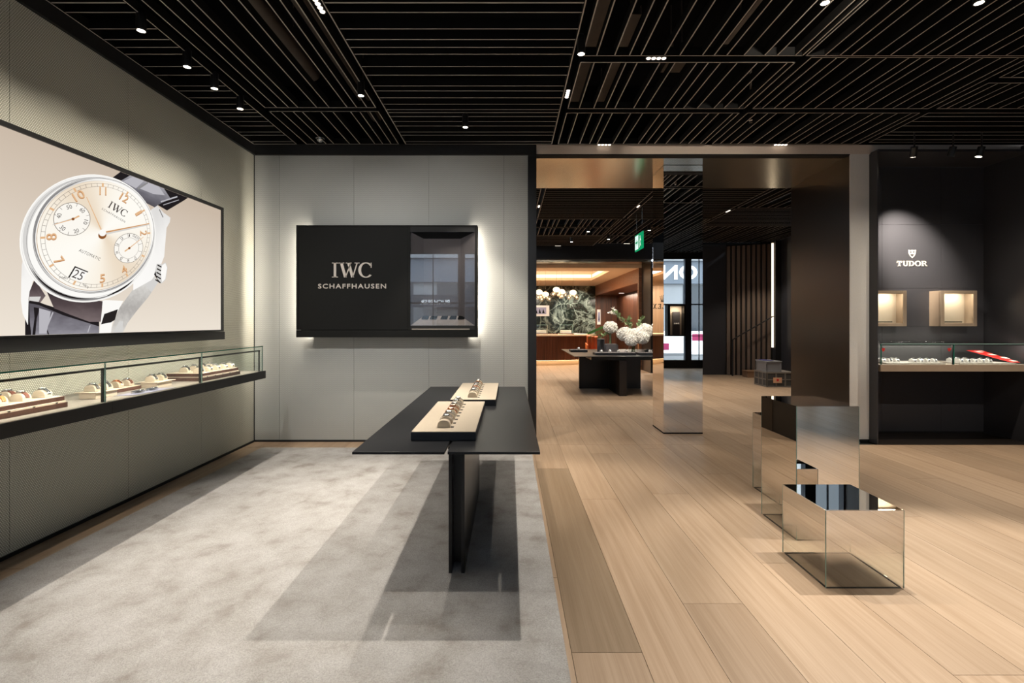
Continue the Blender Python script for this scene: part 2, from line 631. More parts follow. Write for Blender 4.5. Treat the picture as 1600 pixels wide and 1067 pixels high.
def dup(src, loc, rz=0.0, label=None, group=None, cat=None, mats=None):
    """copy a thing with copies of its parts and sub-parts"""
    r = src.copy()
    COL.objects.link(r)
    r.location = loc
    r.rotation_euler = (0, 0, rz)
    W[r.name] = Vector(loc)
    tag(r, label, cat, group)

    def kids(a, b):
        for ch in a.children:
            c = ch.copy()
            COL.objects.link(c)
            c.parent = b
            kids(ch, c)
    kids(src, r)
    return r


BX = lambda *a: MB().box(*a)
XZ = lambda Y: (lambda u, v, d: (u, Y + d, v))          # drawing on a wall that faces -Y
ORD = ['first', 'second', 'third', 'fourth', 'fifth', 'sixth', 'seventh', 'eighth', 'ninth', 'tenth', 'eleventh', 'twelfth']


def arc(cx, cy, rx, ry, wx, wy, a0, a1, n=16):
    """quads of a ring sector, outer radii rx, ry, stroke wx at the sides and wy at top and bottom"""
    out = []
    for i in range(n):
        q = []
        for a, inner in ((a0 + (a1 - a0) * i / n, 0), (a0 + (a1 - a0) * (i + 1) / n, 0), (a0 + (a1 - a0) * (i + 1) / n, 1), (a0 + (a1 - a0) * i / n, 1)):
            t = math.radians(a)
            q.append((cx + (rx - inner * wx) * math.cos(t), cy + (ry - inner * wy) * math.sin(t)))
        out.append(q)
    return out


def rc(x0, y0, x1, y1):
    return [(x0, y0), (x1, y0), (x1, y1), (x0, y1)]


def dg(x0, y0, x1, y1, w):
    return [(x0 - w / 2, y0), (x0 + w / 2, y0), (x1 + w / 2, y1), (x1 - w / 2, y1)]


GLYPH = {
    'I': ([rc(.12, 0, .28, 1), rc(0, 0, .40, .05), rc(0, .95, .40, 1)], .44),
    'W': ([dg(.47, 0, .19, 1, .19), dg(.47, 0, .80, .86, .07), dg(.96, 0, .68, 1, .19), dg(.96, 0, 1.27, 1, .075), rc(0, .95, .40, 1), rc(.5, .95, .89, 1), rc(1.09, .95, 1.42, 1)], 1.36),
    'C': (arc(.5, .5, .52, .52, .19, .07, 40, 318, 22) + [rc(.82, .66, .88, .99)], .92),
    'T': ([rc(.33, 0, .55, 1), rc(0, .86, .88, 1), rc(.2, 0, .68, .12), rc(0, .64, .1, 1), rc(.78, .64, .88, 1)], .98),
    'U': ([rc(.1, .36, .27, 1), rc(.70, .36, .83, 1), rc(0, .89, .38, 1), rc(.58, .89, .95, 1)] + arc(.465, .36, .365, .38, .17, .13, 180, 360, 12), 1.0),
    'D': ([rc(.08, 0, .28, 1), rc(0, 0, .4, .12), rc(0, .88, .4, 1)] + arc(.36, .5, .52, .5, .2, .12, -90, 90, 14), .98),
    'O': (arc(.52, .5, .52, .52, .2, .11, 0, 360, 26), 1.1),
    'R': ([rc(.08, 0, .28, 1), rc(0, 0, .4, .12), rc(0, .88, .4, 1), dg(.86, 0, .52, .5, .2), rc(.78, 0, 1.0, .12)] + arc(.42, .74, .4, .26, .19, .11, -90, 90, 12), 1.06),
    'L': ([rc(.08, 0, .26, 1), rc(0, 0, .7, .11), rc(0, .9, .36, 1), rc(.62, 0, .7, .3)], .8),
    'E': ([rc(.08, 0, .26, 1), rc(0, 0, .7, .1), rc(0, .9, .68, 1), rc(.2, .46, .5, .55), rc(.62, 0, .7, .28), rc(.6, .74, .68, 1)], .84),
    'X': ([dg(.72, 0, .2, 1, .2), dg(.16, 0, .74, 1, .09), rc(0, 0, .34, .08), rc(.54, 0, .94, .08), rc(0, .92, .4, 1), rc(.58, .92, .92, 1)], .98),
}


def serif(word, x0, x1, z0, z1, fn, name, mat, parent, depth=0.012, gap=0.06):
    polys, x = [], 0.0
    for ch in word:
        ps, adv = GLYPH[ch]
        polys += [[(x + u, v) for u, v in p] for p in ps]
        x += adv + gap
    us = [u for p in polys for u, v in p]
    s = (x1 - x0) / (max(us) - min(us))
    m = MB()
    for p in polys:
        m.prism([(x0 + (u - min(us)) * s, z0 + v * (z1 - z0)) for u, v in p], fn, 0, -depth)
    return m.build(name, mat, parent, recalc=True)


def sans(word, fit, fn, name, mat, parent, depth=0.0, bold=0.0, space=1.0, mirror=False):
    """lettering from the built-in sans face; fit = (u0,u1,v0,v1) box, fn maps (u,v,d) to the world"""
    cu = bpy.data.curves.new('lettering', 'FONT')
    cu.body = word
    cu.resolution_u = 3
    cu.space_character = space
    cu.offset = bold
    to = bpy.data.objects.new('lettering_source', cu)
    me = bpy.data.meshes.new_from_object(to)
    vs = [(v.co.x, v.co.y) for v in me.vertices]
    fs = [tuple(p.vertices) for p in me.polygons]
    bpy.data.objects.remove(to)
    bpy.data.curves.remove(cu)
    bpy.data.meshes.remove(me)
    ux, vx = [a for a, b in vs], [b for a, b in vs]
    u0, u1, v0, v1 = fit
    su = (u1 - u0) / (max(ux) - min(ux))
    sv = (v1 - v0) / (max(vx) - min(vx)) if v1 is not None else su
    m = MB()
    m.v = [tuple(fn(u0 + (a - min(ux)) * su, v0 + (b - min(vx)) * sv, -depth)) for a, b in vs]
    for f in fs:
        m.face(f)
    return m.build(name, mat, parent, recalc=False)


# ================================================================ THE SETTING
XL = -3.184           # side wall
YB = 6.03             # back wall
# ---- floor: dark screed with oak planks on it
floor = struct(BX(-4.2, 8.4, -2.9, 22.7, -0.12, -0.016).build('floor', M['blackm']))
PW = 0.32
PLANK = {}


def plank(x0, x1, y0, y1, tone):
    if y1 - y0 < 0.02 or x1 - x0 < 0.008:
        return
    key = (round(x1 - x0, 3), round(y1 - y0, 3))
    if key not in PLANK:
        g = 0.0011
        PLANK[key] = BX(-key[0] / 2 + g, key[0] / 2 - g, -key[1] / 2 + g, key[1] / 2 - g, -0.015, 0).build('plank', M['wood'], None, origin=(0, 0, 0)).data
        o = bpy.data.objects['plank'] if len(PLANK) == 1 else [q for q in bpy.data.objects if q.data == PLANK[key]][0]
    else:
        o = bpy.data.objects.new('plank', PLANK[key])
        COL.objects.link(o)
    place(o, ((x0 + x1) / 2, (y0 + y1) / 2, 0), floor)
    o.color = (tone[0], tone[1], tone[2], 1)


FIXED = {0: [2.19, 4.93], 1: [1.2, 4.08], 2: [2.57, 5.48], 3: [1.4, 4.2], 4: [3.0, 5.7], 5: [2.05, 4.75], 6: [3.55, 6.1]}
DARK = {(0, 2.19): 0.60, (2, -0.28): 0.82, (1, 1.2): 1.0, (0, 4.93): 0.92}


def planks(X0, X1, Y0, Y1):
    k0 = math.floor((X0 - 0.281) / PW)
    k = k0
    while 0.281 + k * PW < X1 - 0.005:
        a, b = max(X0, 0.281 + k * PW), min(X1, 0.281 + (k + 1) * PW)
        L = 2.85
        if k in FIXED:
            js = FIXED[k]
            cuts = [js[0] - L * i for i in range(6, 0, -1)] + js + [js[-1] + L * i for i in range(1, 9)]
        else:
            s = (k * 1.13 + 0.37 * ((k * 7) % 5)) % L
            cuts = [s + L * i for i in range(-5, 10)]
        for c0, c1 in zip(cuts, cuts[1:]):
            if c1 <= Y0 or c0 >= Y1:
                continue
            t = random.uniform(0.86, 1.04)
            t = DARK.get((k, round(c0, 2)), t)
            w = random.uniform(-0.02, 0.02)
            plank(a, b, max(c0, Y0), min(c1, Y1), (t, t * (1 - abs(w)), t * (1 - 1.6 * abs(w) - (0.05 if t < 0.7 else 0))))
        k += 1


RUG = (-2.935, 0.2555, 0.2, 5.725)
planks(RUG[1], 6.36, -2.6, 5.88)
planks(RUG[1], 4.24, 5.88, 7.6)
planks(XL, RUG[0], 0.2, RUG[3])
planks(XL, RUG[1], RUG[3], YB)
planks(-1.4, 7.2, 7.6, 14.0)
planks(-1.4, 4.1, 14.0, 22.5)

# ---- wall on the camera's left, cloth panels on a carcass
wall_left = struct(BX(XL - 0.3, XL - 0.012, -2.7, 6.4, 0, ZC).build('wall_left', M['blackm']))
ys = [-0.76, 0.2, 1.16, 2.12, 3.08, 4.04, 5.0, 6.028]
for a, b in zip(ys, ys[1:]):
    BX(XL - 0.012, XL, a + 0.0018, b - 0.0018, 0.02, 3.567).build('wall_panel', M['cloth_y'], wall_left)
wall_back = struct(BX(XL - 0.01, 0.231, YB + 0.012, YB + 0.55, 0, ZC).build('wall_back', M['blackm']))
xs_ = [XL + 0.004, -2.87, -1.94, -1.006, -0.07, 0.231]
for a, b in zip(xs_, xs_[1:]):
    BX(a + 0.0015, b - 0.0015, YB, YB + 0.012, 0.02, 3.567).build('wall_panel', M['cloth_x'], wall_back)
# black skirting, ceiling band, end post
struct(BX(XL, XL + 0.014, 0, YB - 0.014, 0, 0.022).build('baseboard_left', M['blackm']))
struct(BX(XL, 0.231, YB - 0.014, YB, 0, 0.022).build('baseboard_back', M['blackm']))
struct(BX(XL, XL + 0.03, -2.6, YB - 0.03, 3.567, ZC + 0.02).build('trim_1', M['blackm']))
struct(BX(XL, 0.335, YB - 0.03, YB, 3.567, ZC + 0.02).build('trim_2', M['blackm']))
struct(BX(0.2315, 0.335, YB - 0.03, YB + 0.55, 0, 3.567).build('trim_3', M['black']))
struct(BX(XL, XL + 0.008, YB - 0.008, YB, 0.02, 3.567).build('trim_4', M['blackm']))

# ---- lintel strip, portal to the second room
struct(BX(0.335, 6.5, YB, YB + 0.12, 3.585, ZC + 0.02).build('trim_5', M['beige']))
struct(BX(0.335, 4.245, YB, YB + 0.12, 3.572, 3.585).build('trim_6', M['blackm']))
sof = struct(BX(0.335, 4.5, YB + 0.12, 7.556, 3.58, 3.66).build('wall_portal_soffit', M['bronze']))
jamb = MB()
jamb.prism([(4.247, YB + 0.01), (4.6, YB + 0.01), (4.6, 7.556), (4.40, 7.556)], lambda u, v, d: (u, v, d), 0, 3.58)
struct(jamb.build('wall_portal_jamb', M['darkbronze']))
struct(BX(0.335, 0.34, YB + 0.55, 7.556, 0, 3.58).build('wall_portal_side', M['darkbronze']))
# white plaster pier between portal and recess
struct(BX(4.245, 4.485, YB - 0.002, YB + 0.008, 0.03, 3.585).build('wall_pier', M['white_rough']))
struct(BX(4.247, 4.485, YB - 0.001, YB + 0.006, 0, 0.03).build('baseboard_pier', M['blackm']))

# ---- recess with the counter on the other side
rec = struct(BX(4.485, 6.6, 6.51, 6.9, 0, ZC).build('wall_recess', M['blackm']))
px = [4.50, 5.008, 5.80, 6.375]
pz = [0.02, 0.93, 1.435, 1.945, 2.80, 3.567]
for a, b in zip(px, px[1:]):
    for c, d in zip(pz, pz[1:]):
        BX(a + 0.0015, b - 0.0015, 6.50, 6.51, c + 0.0015, d - 0.0015).build('wall_panel', M['nichewall'], rec)
struct(BX(4.487, 4.50, 5.90, 6.51, 0, 3.578).build('wall_recess_end', M['nichewall']))
struct(BX(6.375, 6.5, 5.0, 6.6, 0, ZC).build('wall_recess_side', M['nichewall']))
struct(BX(4.5, 6.375, 5.90, 6.50, 3.57, 3.60).build('ceiling_recess', M['nichewall']))
struct(BX(4.5, 6.375, 5.87, 6.50, -0.016, 0.004).build('floor_recess', M['darkbronze']))

# ---- rest of the shell (beside and behind the camera)
struct(BX(6.38, 6.6, -2.7, 5.0, 0, ZC).build('wall_right', M['nichewall']))
struct(BX(-1.6, -1.4, 6.58, 14.0, 0, ZC).build('wall_second_room', M['nichewall']))
struct(BX(4.6, 7.4, 6.9, 7.0, 0, ZC).build('wall_second_room_near', M['nichewall']))
struct(BX(7.25, 7.4, 7.0, 13.8, 0, 4.2).build('wall_second_room_side', M['nichewall']))

# ---- ceiling: black plenum, slatted panels hung below it
ceiling = struct(BX(-3.5, 6.6, -2.8, 6.2, 4.45, 4.55).build('ceiling', M['plenum']))
ceiling2 = struct(BX(-1.6, 7.4, 6.6, 14.2, 4.45, 4.55).build('ceiling', M['plenum']))
for s in [(-3.5, XL, -2.8, 6.2), (6.5, 6.6, -2.8, 6.2)]:
    struct(BX(*s, ZC + 0.02, 4.5).build('wall_plenum', M['plenum']))
struct(BX(-3.5, 6.6, YB + 0.04, YB + 0.12, ZC + 0.02, 4.5).build('wall_plenum', M['plenum']))
struct(BX(-1.6, 7.4, 7.50, 7.55, 3.66, 4.5).build('wall_plenum', M['plenum']))
struct(BX(-1.6, 7.4, 14.1, 14.15, ZC, 4.5).build('wall_plenum', M['plenum']))
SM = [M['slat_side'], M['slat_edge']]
SW, SH = 0.0048, 0.07
SLAT = {}


def slat(axis, x0, x1, y0, y1, parent):
    """one slat, running x (axis 0) or y (axis 1)"""
    L = round((x1 - x0) if axis == 0 else (y1 - y0), 3)
    key = (axis, L)
    c = ((x0 + x1) / 2, (y0 + y1) / 2, ZC)
    if key not in SLAT:
        b = MB()
        if axis == 0:
            b.box(-L / 2, L / 2, -SW, SW, 0, SH, 0, 1)
        else:
            b.box(-SW, SW, -L / 2, L / 2, 0, SH, 0, 1)
        o = b.build('slat', SM, None, origin=(0, 0, 0))
        SLAT[key] = o.data
    else:
        o = bpy.data.objects.new('slat', SLAT[key])
        COL.objects.link(o)
    place(o, c, parent)


def zone(x0, x1, y0, y1, axis, at, ceil=None):
    m = MB()
    m.box(x0, x1, y0, y0 + 2 * SW, ZC, ZC + SH, 0, 1).box(x0, x1, y1 - 2 * SW, y1, ZC, ZC + SH, 0, 1)
    m.box(x0, x0 + 2 * SW, y0, y1, ZC, ZC + SH, 0, 1).box(x1 - 2 * SW, x1, y0, y1, ZC, ZC + SH, 0, 1)
    fr = m.build('ceiling_panel_frame', SM, ceil or ceiling)
    for t in at:
        if axis == 0 and y0 + 0.03 < t < y1 - 0.03:
            slat(0, x0 + 0.015, x1 - 0.015, t, t, fr)
        if axis == 1 and x0 + 0.03 < t < x1 - 0.03:
            slat(1, t, t, y0 + 0.015, y1 - 0.015, fr)


YS = [3.312, 3.413, 3.606, 3.742, 3.849, 3.947, 4.139, 4.283, 4.480, 4.577, 4.717, 4.856, 4.980, 5.051, 5.150, 5.274, 5.398, 5.569, 5.665, 5.867]
YS = [y - 2.56 for y in YS if 3.3 < y < 5.9] + YS
YS = sorted(set(round(y, 3) for y in YS if y > 0.8))
DX = [.148, .121, .094, .193, .126, .185, .096, .103, .141, .17, .104, .148]


def xs_from(x0, x1):
    out, x, i = [], x0, 0
    while True:
        x += DX[i % 12]
        i += 1
        if x > x1:
            return out
        out.append(round(x, 3))


YE = 5.955
zone(XL + 0.035, -2.615, 0.9, YE, 0, YS)
zone(-2.50, -1.36, 0.9, 4.94, 1, xs_from(-2.52, -1.36))
zone(-2.50, -1.36, 5.02, YE, 1, xs_from(-2.52, -1.36))
zone(-1.28, 0.525, 0.9, YE, 0, YS)
XD = [.715, .863, .984, 1.078, 1.271, 1.397, 1.582, 1.678, 1.781, 1.922, 2.092, 2.196, 2.344]
zone(0.595, 2.41, -2.4, 3.975, 1, XD)
zone(0.595, 2.41, 4.067, 4.963, 1, XD)
zone(0.595, 2.41, 5.057, YE, 1, XD)
XE = xs_from(2.44, 4.28)
zone(2.43, 4.30, -2.4, 3.975, 1, XE)
zone(2.49, 4.30, 3.99, 4.963, 1, XE)
zone(2.49, 4.30, 5.057, YE, 1, XE)
XF = xs_from(4.33, 6.33)
zone(4.38, 6.34, -2.4, 4.33, 1, XF)
zone(4.38, 6.34, 4.42, 4.963, 1, XF)
zone(4.38, 6.34, 5.057, 5.90, 0, [5.15, 5.274, 5.398, 5.569, 5.665, 5.8])
# second room
Y2 = [7.72, 7.85, 7.97, 8.12, 8.24, 8.36, 8.5, 8.63, 8.75, 8.9, 9.03, 9.16, 9.3, 9.44, 9.56, 9.7, 9.85, 9.98, 10.1]
Y3 = [12.4, 12.53, 12.7, 12.84, 13.0, 13.14, 13.27, 13.42, 13.6, 13.75, 13.85]
zone(0.36, 0.525, 7.6, 13.95, 0, Y2, ceiling2)
zone(0.595, 2.41, 7.6, 10.25, 0, Y2, ceiling2)
zone(0.595, 2.41, 10.33, 11.2, 1, XD, ceiling2)
zone(0.595, 2.41, 11.28, 12.25, 1, XD, ceiling2)
zone(0.595, 2.41, 12.33, 13.95, 0, Y3, ceiling2)
zone(2.49, 4.30, 7.6, 10.25, 0, Y2, ceiling2)
zone(2.49, 4.30, 10.33, 12.25, 1, XE, ceiling2)
zone(2.49, 4.30, 12.33, 13.55, 1, XE, ceiling2)
zone(4.38, 7.2, 7.6, 9.3, 1, xs_from(4.40, 7.2), ceiling2)
zone(4.38, 7.2, 9.38, 11.0, 0, [9.5, 9.65, 9.78, 9.9, 10.05, 10.2, 10.33, 10.47, 10.6, 10.75, 10.88], ceiling2)
zone(4.38, 7.2, 11.08, 13.4, 1, xs_from(4.40, 7.2), ceiling2)

# ducts and cable trays above the slats
for x0, x1, y0, y1, z in [(1.0, 1.22, 1.0, 3.55, 3.98), (1.62, 1.80, 0.6, 3.7, 4.0), (1.95, 2.03, 2.0, 4.4, 4.02), (2.32, 2.50, 0.8, 3.4, 3.95), (0.72, 0.86, 2.6, 5.8, 4.1), (1.02, 1.12, 4.1, 5.8, 4.1), (1.42, 1.6, 4.2, 4.55, 3.84)]:
    t = empty('cable_tray', ((x0 + x1) / 2, (y0 + y1) / 2, z), 'brown metal cable tray above the slats, ' + {1.0: 'broad one beside the across-set downlight', 1.62: 'second broad one counting from the lit spotlight', 1.95: 'slimmest of the row', 2.32: 'last broad one toward the recess', 0.72: 'long one along the transverse slats', 1.02: 'narrow one close to the lintel', 1.42: 'short low-hung piece'}[x0], 'cable tray', 'cable trays above the slats')
    MB().box(x0, x1, y0, y1, z, z + 0.006).build('tray_floor', M['duct'], t)
    MB().box(x0, x0 + 0.006, y0, y1, z + 0.006, z + 0.08).build('tray_side', M['duct'], t)
    MB().box(x1 - 0.006, x1, y0, y1, z + 0.006, z + 0.08).build('tray_side', M['duct'], t)
    for yy in (y0 + 0.1 * (y1 - y0), y1 - 0.1 * (y1 - y0)):
        MB().tube([((x0 + x1) / 2, yy, z), ((x0 + x1) / 2, yy, 4.45)], 0.006, 6).build('hanger_rod', M['duct'], t)
for x, z, y0, y1 in [(-1.95, 3.95, 2.2, 4.8), (-1.62, 4.0, 2.6, 5.9)]:
    t = empty('air_duct', (x, (y0 + y1) / 2, z), None, 'duct')
    tag(t, 'dark round ventilation duct above the slats near the side wall' if x < -1.8 else 'longer dark ventilation duct above the slats, running up to the back wall')
    MB().tube([(x, y0, z), (x, y1, z)], 0.07, 12).build('duct_pipe', M['duct'], t, smooth=40)
    for k in range(3):
        yy = y0 + (k + 0.5) * (y1 - y0) / 3
        MB().tube([(x, yy, z + 0.06), (x, yy, 4.45)], 0.006, 6).build('hanger_rod', M['duct'], t)

# ================================================================ LAMPS IN THE CEILING


def cyl_spot(x, y, label, group, lit=True, top=ZC + 0.02, bot=3.565, r=0.032):
    t = empty('ceiling_spotlight', (x, y, bot), label, 'ceiling light', group)
    MB().lathe([(r, bot + 0.004), (r, top), (r * 0.5, top + 0.02)], (x, y, 0), 20).build('housing', M['black'], t, smooth=40)
    MB().lathe([(r, bot), (r + 0.002, bot + 0.01), (r - 0.006, bot + 0.01), (r - 0.006, bot), (r, bot)], (x, y, 0), 20, cap=False).build('rim', M['black'], t, smooth=40)
    MB().lathe([(r * 0.8, bot + 0.002), (r * 0.8, bot + 0.0035)], (x, y, 0), 20).build('lens', M['lamp_on'] if lit else M['chrome'], t)
    return t


for k, (x, y) in enumerate(WALL_SPOTS):
    cyl_spot(x, y, 'small black spotlight beside the side wall, ' + ['fourth from the back corner', 'third from the back corner', 'second from the back corner', 'first from the back corner'][k], 'spotlights along the side wall')
for (x, y, *_), l in zip(FLOOR_SPOTS, ['lit spotlight between transverse and lengthwise slats near the portal', 'lit spotlight at the slat panel joint nearer the side wall', 'lit spotlight in the transverse slats near the lettered wall cabinet', 'lit spotlight above the mirrored boxes', 'lit spotlight far across the wood floor toward the recess']):
    cyl_spot(x, y, l, 'spotlights over the sales floor')
CELLX, CELLY = None, None


def linear(x, y, d, label, n=4, z=ZC):
    t = empty('linear_downlight', (x, y, z), label, 'ceiling light', 'four-cell linear downlights')
    L, w = 0.17, 0.045
    hx, hy = (L / 2, w / 2) if d == 'x' else (w / 2, L / 2)
    MB().box(x - hx, x + hx, y - hy, y + hy, z + 0.008, z + 0.07).build('housing', M['blackm'], t)
    for i in range(n):
        o = (i - (n - 1) / 2) * L / n
        cx, cy = (x + o, y) if d == 'x' else (x, y + o)
        MB().lathe([(0.0165, z + 0.001), (0.019, z + 0.007)], (cx, cy, 0), 10).build('cell', M['cell_on'], t)
    return t


for (x, y, d, w), l in zip(LINEAR, ['four-cell downlight set across in the joint above the wood floor', 'four-cell downlight set lengthwise beside the transverse slats', 'four-cell downlight set lengthwise in the joint over the rug', 'four-cell downlight against the portal lintel above the mirror column side', 'four-cell downlight against the lintel above the plaster pier side']):
    linear(x, y, d, l)
for (x, y, d), l in zip([(1.22, 7.64, 'x'), (2.45, 9.2, 'y'), (0.56, 9.2, 'y'), (1.4, 13.98, 'x'), (3.3, 13.6, 'x'), (3.85, 7.64, 'x'), (4.34, 9.6, 'y'), (4.34, 11.5, 'y')],
                        ['four-cell downlight just inside the second room above the flower table', 'four-cell downlight in the second room near the green sign', 'four-cell downlight in the second room by the black post', 'four-cell downlight against the black beam before the salon', 'four-cell downlight at the beam beyond the green sign', 'four-cell downlight just inside the second room beyond the mirror column', 'four-cell downlight in the second room above the crates path', 'four-cell downlight in the second room toward the ribbed stair wall']):
    linear(x, y, d, l)
for (x, y), l in zip([(1.62, 12.6), (1.82, 11.17), (2.5, 12.2), (3.18, 11.0)], ['lit spotlight of the second room, lowest in view before the beam', 'lit spotlight of the second room above the flowers', 'lit spotlight of the second room between flowers and green sign', 'lit spotlight of the second room beside the green sign']):
    cyl_spot(x, y, l, 'spotlights of the second room', r=0.04)

# small things on the slats
t = empty('dome_camera', (-2.24, 5.72, ZC - 0.06), 'small chrome dome camera under the slats near the back corner', 'camera')
MB().lathe([(0.05, ZC), (0.052, ZC - 0.02), (0.045, ZC - 0.022)], (-2.24, 5.72, 0), 20).build('collar', M['chrome'], t, smooth=40)
MB().ball((-2.24, 5.72, ZC - 0.022), 0.042, 16, 8).build('dome', M['chrome'], t, smooth=60)
t = empty('sprinkler', (2.62, 5.25, ZC - 0.02), 'tiny metal fire sprinkler head under the slats', 'sprinkler')
MB().lathe([(0.02, ZC + 0.01), (0.022, ZC), (0.01, ZC - 0.01), (0.01, ZC - 0.02)], (2.62, 5.25, 0), 12).build('head', M['chrome'], t, smooth=40)
MB().lathe([(0.018, ZC - 0.02), (0.018, ZC - 0.024)], (2.62, 5.25, 0), 12).build('deflector', M['chrome'], t)
MB().tube([(2.62, 5.25, ZC), (2.62, 5.25, 4.45)], 0.012, 8).build('drop_pipe', M['duct'], t)

# track spots of the recess
for x, lit, l in [(4.69, 1, 'lit black track spotlight aimed at the crest lettering'), (5.14, 0, 'unlit black track spotlight, middle of three over the recess'), (5.47, 1, 'lit black track spotlight over the far end of the counter')]:
    t = empty('track_spotlight', (x, 5.6, 3.40), l, 'ceiling light', 'track spotlights over the recess')
    MB().tube([(x, 5.6, 3.50), (x, 5.6, ZC + 0.03)], 0.008, 8).build('stem', M['black'], t)
    d = Vector((0.25, 0.5, -1)).normalized() if x < 5 else Vector((-0.15, 0.2, -1)).normalized()
    a = Vector((x, 5.6, 3.52))
    MB().tube([a, a + d * 0.11], 0.036, 16).build('housing', M['black'], t, smooth=40)
    MB().tube([a + d * 0.1105, a + d * 0.1125], 0.03, 16).build('lens', M['lamp_on'] if lit else M['blackm'], t)

# ================================================================ RUG AND DISPLAY TABLE
rug = MB().box(*RUG, -0.015, 0.005).build('rug', M['rug'])
tag(rug, 'mottled pale grey rug set into the wood floor under the display table', 'rug')

TX0, TX1, TY0, TY1, TZ = -0.844, 0.165, 2.593, 5.185, 0.80
t = empty('display_table', (-0.31, 3.6, 0.005), 'long graphite display table with split top standing on the grey rug', 'table')
BX(TX0, -0.349, TY0, TY1, TZ - 0.014, TZ).build('table_top_half', M['tabletop'], t, bevel=0.0015)
BX(-0.332, TX1, TY0, TY1, TZ - 0.014, TZ).build('table_top_half', M['tabletop'], t, bevel=0.0015)
BX(-0.361, -0.341, 2.869, 4.28, 0.005, TZ - 0.014).build('leg_plate', M['tableleg'], t, bevel=0.001)
BX(-0.286, -0.266, 2.869, 4.28, 0.005, TZ - 0.014).build('leg_plate', M['tableleg'], t, bevel=0.001)
BX(-0.341, -0.286, 2.96, 4.20, 0.03, TZ - 0.014).build('leg_web', M['black'], t)
BX(-0.349, -0.332, 2.75, 5.05, TZ - 0.03, TZ - 0.0145).build('spine_rail', M['black'], t)

# ---- watches and cushions -----------------------------------------
CW, CH, CD = 0.040, 0.046, 0.050      # cushion: half width, height, length


def arch_pts(hw, h, n=12, a0=0, a1=180):
    return [(hw * math.copysign(abs(math.cos(math.radians(a))) ** 0.8, math.cos(math.radians(a))), h * math.sin(math.radians(a)) ** 0.72 if 0 < a < 180 else 0.0) for a in [a0 + (a1 - a0) * i / n for i in range(n + 1)]]


def make_cushion(mat):
    m = MB()
    m.prism(arch_pts(CW, CH, 14), lambda u, v, d: (u, d, v), -CD / 2, CD / 2)
    return m.build('watch_cushion', mat, None, smooth=40, origin=(0, 0, 0), bevel=0.003)


def make_watch(metal, band, dial):
    t = empty('wristwatch', (0, 0, 0))
    m = MB()
    outer = arch_pts(CW + 0.0045, CH + 0.0045, 12, 14, 166)
    inner = arch_pts(CW + 0.001, CH + 0.001, 12, 14, 166)
    m.prism(outer + inner[::-1], lambda u, v, d: (u, d, v), -0.0105, 0.0105)
    m.build('bracelet', band, t, smooth=50, origin=(0, 0, 0))
    z = CH + 0.001
    c = MB().lathe([(0.017, z), (0.0205, z + 0.003), (0.0205, z + 0.009), (0.0175, z + 0.0115), (0.0165, z + 0.0105)], (0, 0, 0), 20)
    c.tube([(0, 0.02, z + 0.006), (0, 0.0245, z + 0.006)], 0.003, 8)
    cs = c.build('watch_case', metal, t, smooth=40, origin=(0, 0, 0))
    MB().lathe([(0.0166, z + 0.0106), (0.0166, z + 0.0108)], (0, 0, 0), 20).build('dial', dial, cs, origin=(0, 0, 0))
    hm = MB().box(-0.0008, 0.0008, -0.002, 0.013, z + 0.0109, z + 0.0113)
    hm.box(-0.009, 0.001, -0.0008, 0.0008, z + 0.0113, z + 0.0116)
    hm.build('hand', M['gold'] if dial is M['dial_w'] else M['steel'], cs, origin=(0, 0, 0))
    return t


def retire(o):
    for c in list(o.children_recursive):
        bpy.data.objects.remove(c)
    bpy.data.objects.remove(o)


CUSH = make_cushion(M['creamc'])
CUSHG = make_cushion(M['greyc'])
WATCH = {
    'steel': make_watch(M['steel'], M['steel'], M['dial_w']),
    'dark': make_watch(M['steel'], M['blackleather'], M['dial_b']),
    'gold': make_watch(M['gold'], M['gold'], M['dial_w']),
    'tan': make_watch(M['steel'], M['leather'], M['dial_w']),
    'brown': make_watch(M['steel'], M['brownleather'], M['dial_w']),
    'bluish': make_watch(M['steel'], M['steel'], M['dial_b']),
}
LOOK = {'steel': 'steel watch with pale dial', 'dark': 'watch on black leather strap', 'gold': 'rose gold watch', 'tan': 'watch on tan leather strap', 'brown': 'watch on brown leather strap', 'bluish': 'steel watch with dark dial'}


def show(x, y, z, kind, rz, where, group, grey=False, cush=True):
    if cush:
        dup(CUSHG if grey else CUSH, (x, y, z), rz, ('grey' if grey else 'cream') + ' arched watch cushion, ' + where, group + ' cushions', 'cushion')
    if kind:
        dup(WATCH[kind], (x, y, z + 0.0004), rz, LOOK[kind] + ', ' + where, group + ' watches', 'watch')


def display_tray(x0, y0, which, kinds):
    x1, y1 = x0 + 0.38, y0 + 1.077
    t = empty('display_tray', ((x0 + x1) / 2, (y0 + y1) / 2, TZ), 'cream suede tray with black sides, ' + which, 'tray', 'trays on the display table')
    z = TZ + 0.053
    BX(x0, x1, y0, y1, TZ, z - 0.004).build('tray_body', M['trayblk'], t, bevel=0.001)
    BX(x0 + 0.002, x1 - 0.002, y0 + 0.002, y1 - 0.002, z - 0.004, z).build('tray_pad', M['traypad'], t)
    cx = x0 + 0.178
    n = 8
    for k in range(n):
        y = y0 + 0.127 + k * 0.115
        BX(cx + CW + 0.002, cx + CW + 0.020, y - 0.017, y + 0.013, z, z + 0.0015).build('slot', M['blackm'], t)
        where = ORD[k] + (' from the front' if k else ' at the front') + ' on the ' + ('near' if 'near' in which else 'far') + ' table tray'
        show(cx, y, z, kinds[k], 0, where, 'display table')


display_tray(-0.578, 2.834, 'at the near end of the table', [None, 'bluish', 'steel', 'gold', 'gold', 'steel', 'bluish', 'steel'])
display_tray(-0.492, 4.0, 'at the far end of the table', [None, 'steel', 'bluish', 'gold', 'steel', 'bluish', 'gold', 'steel'])

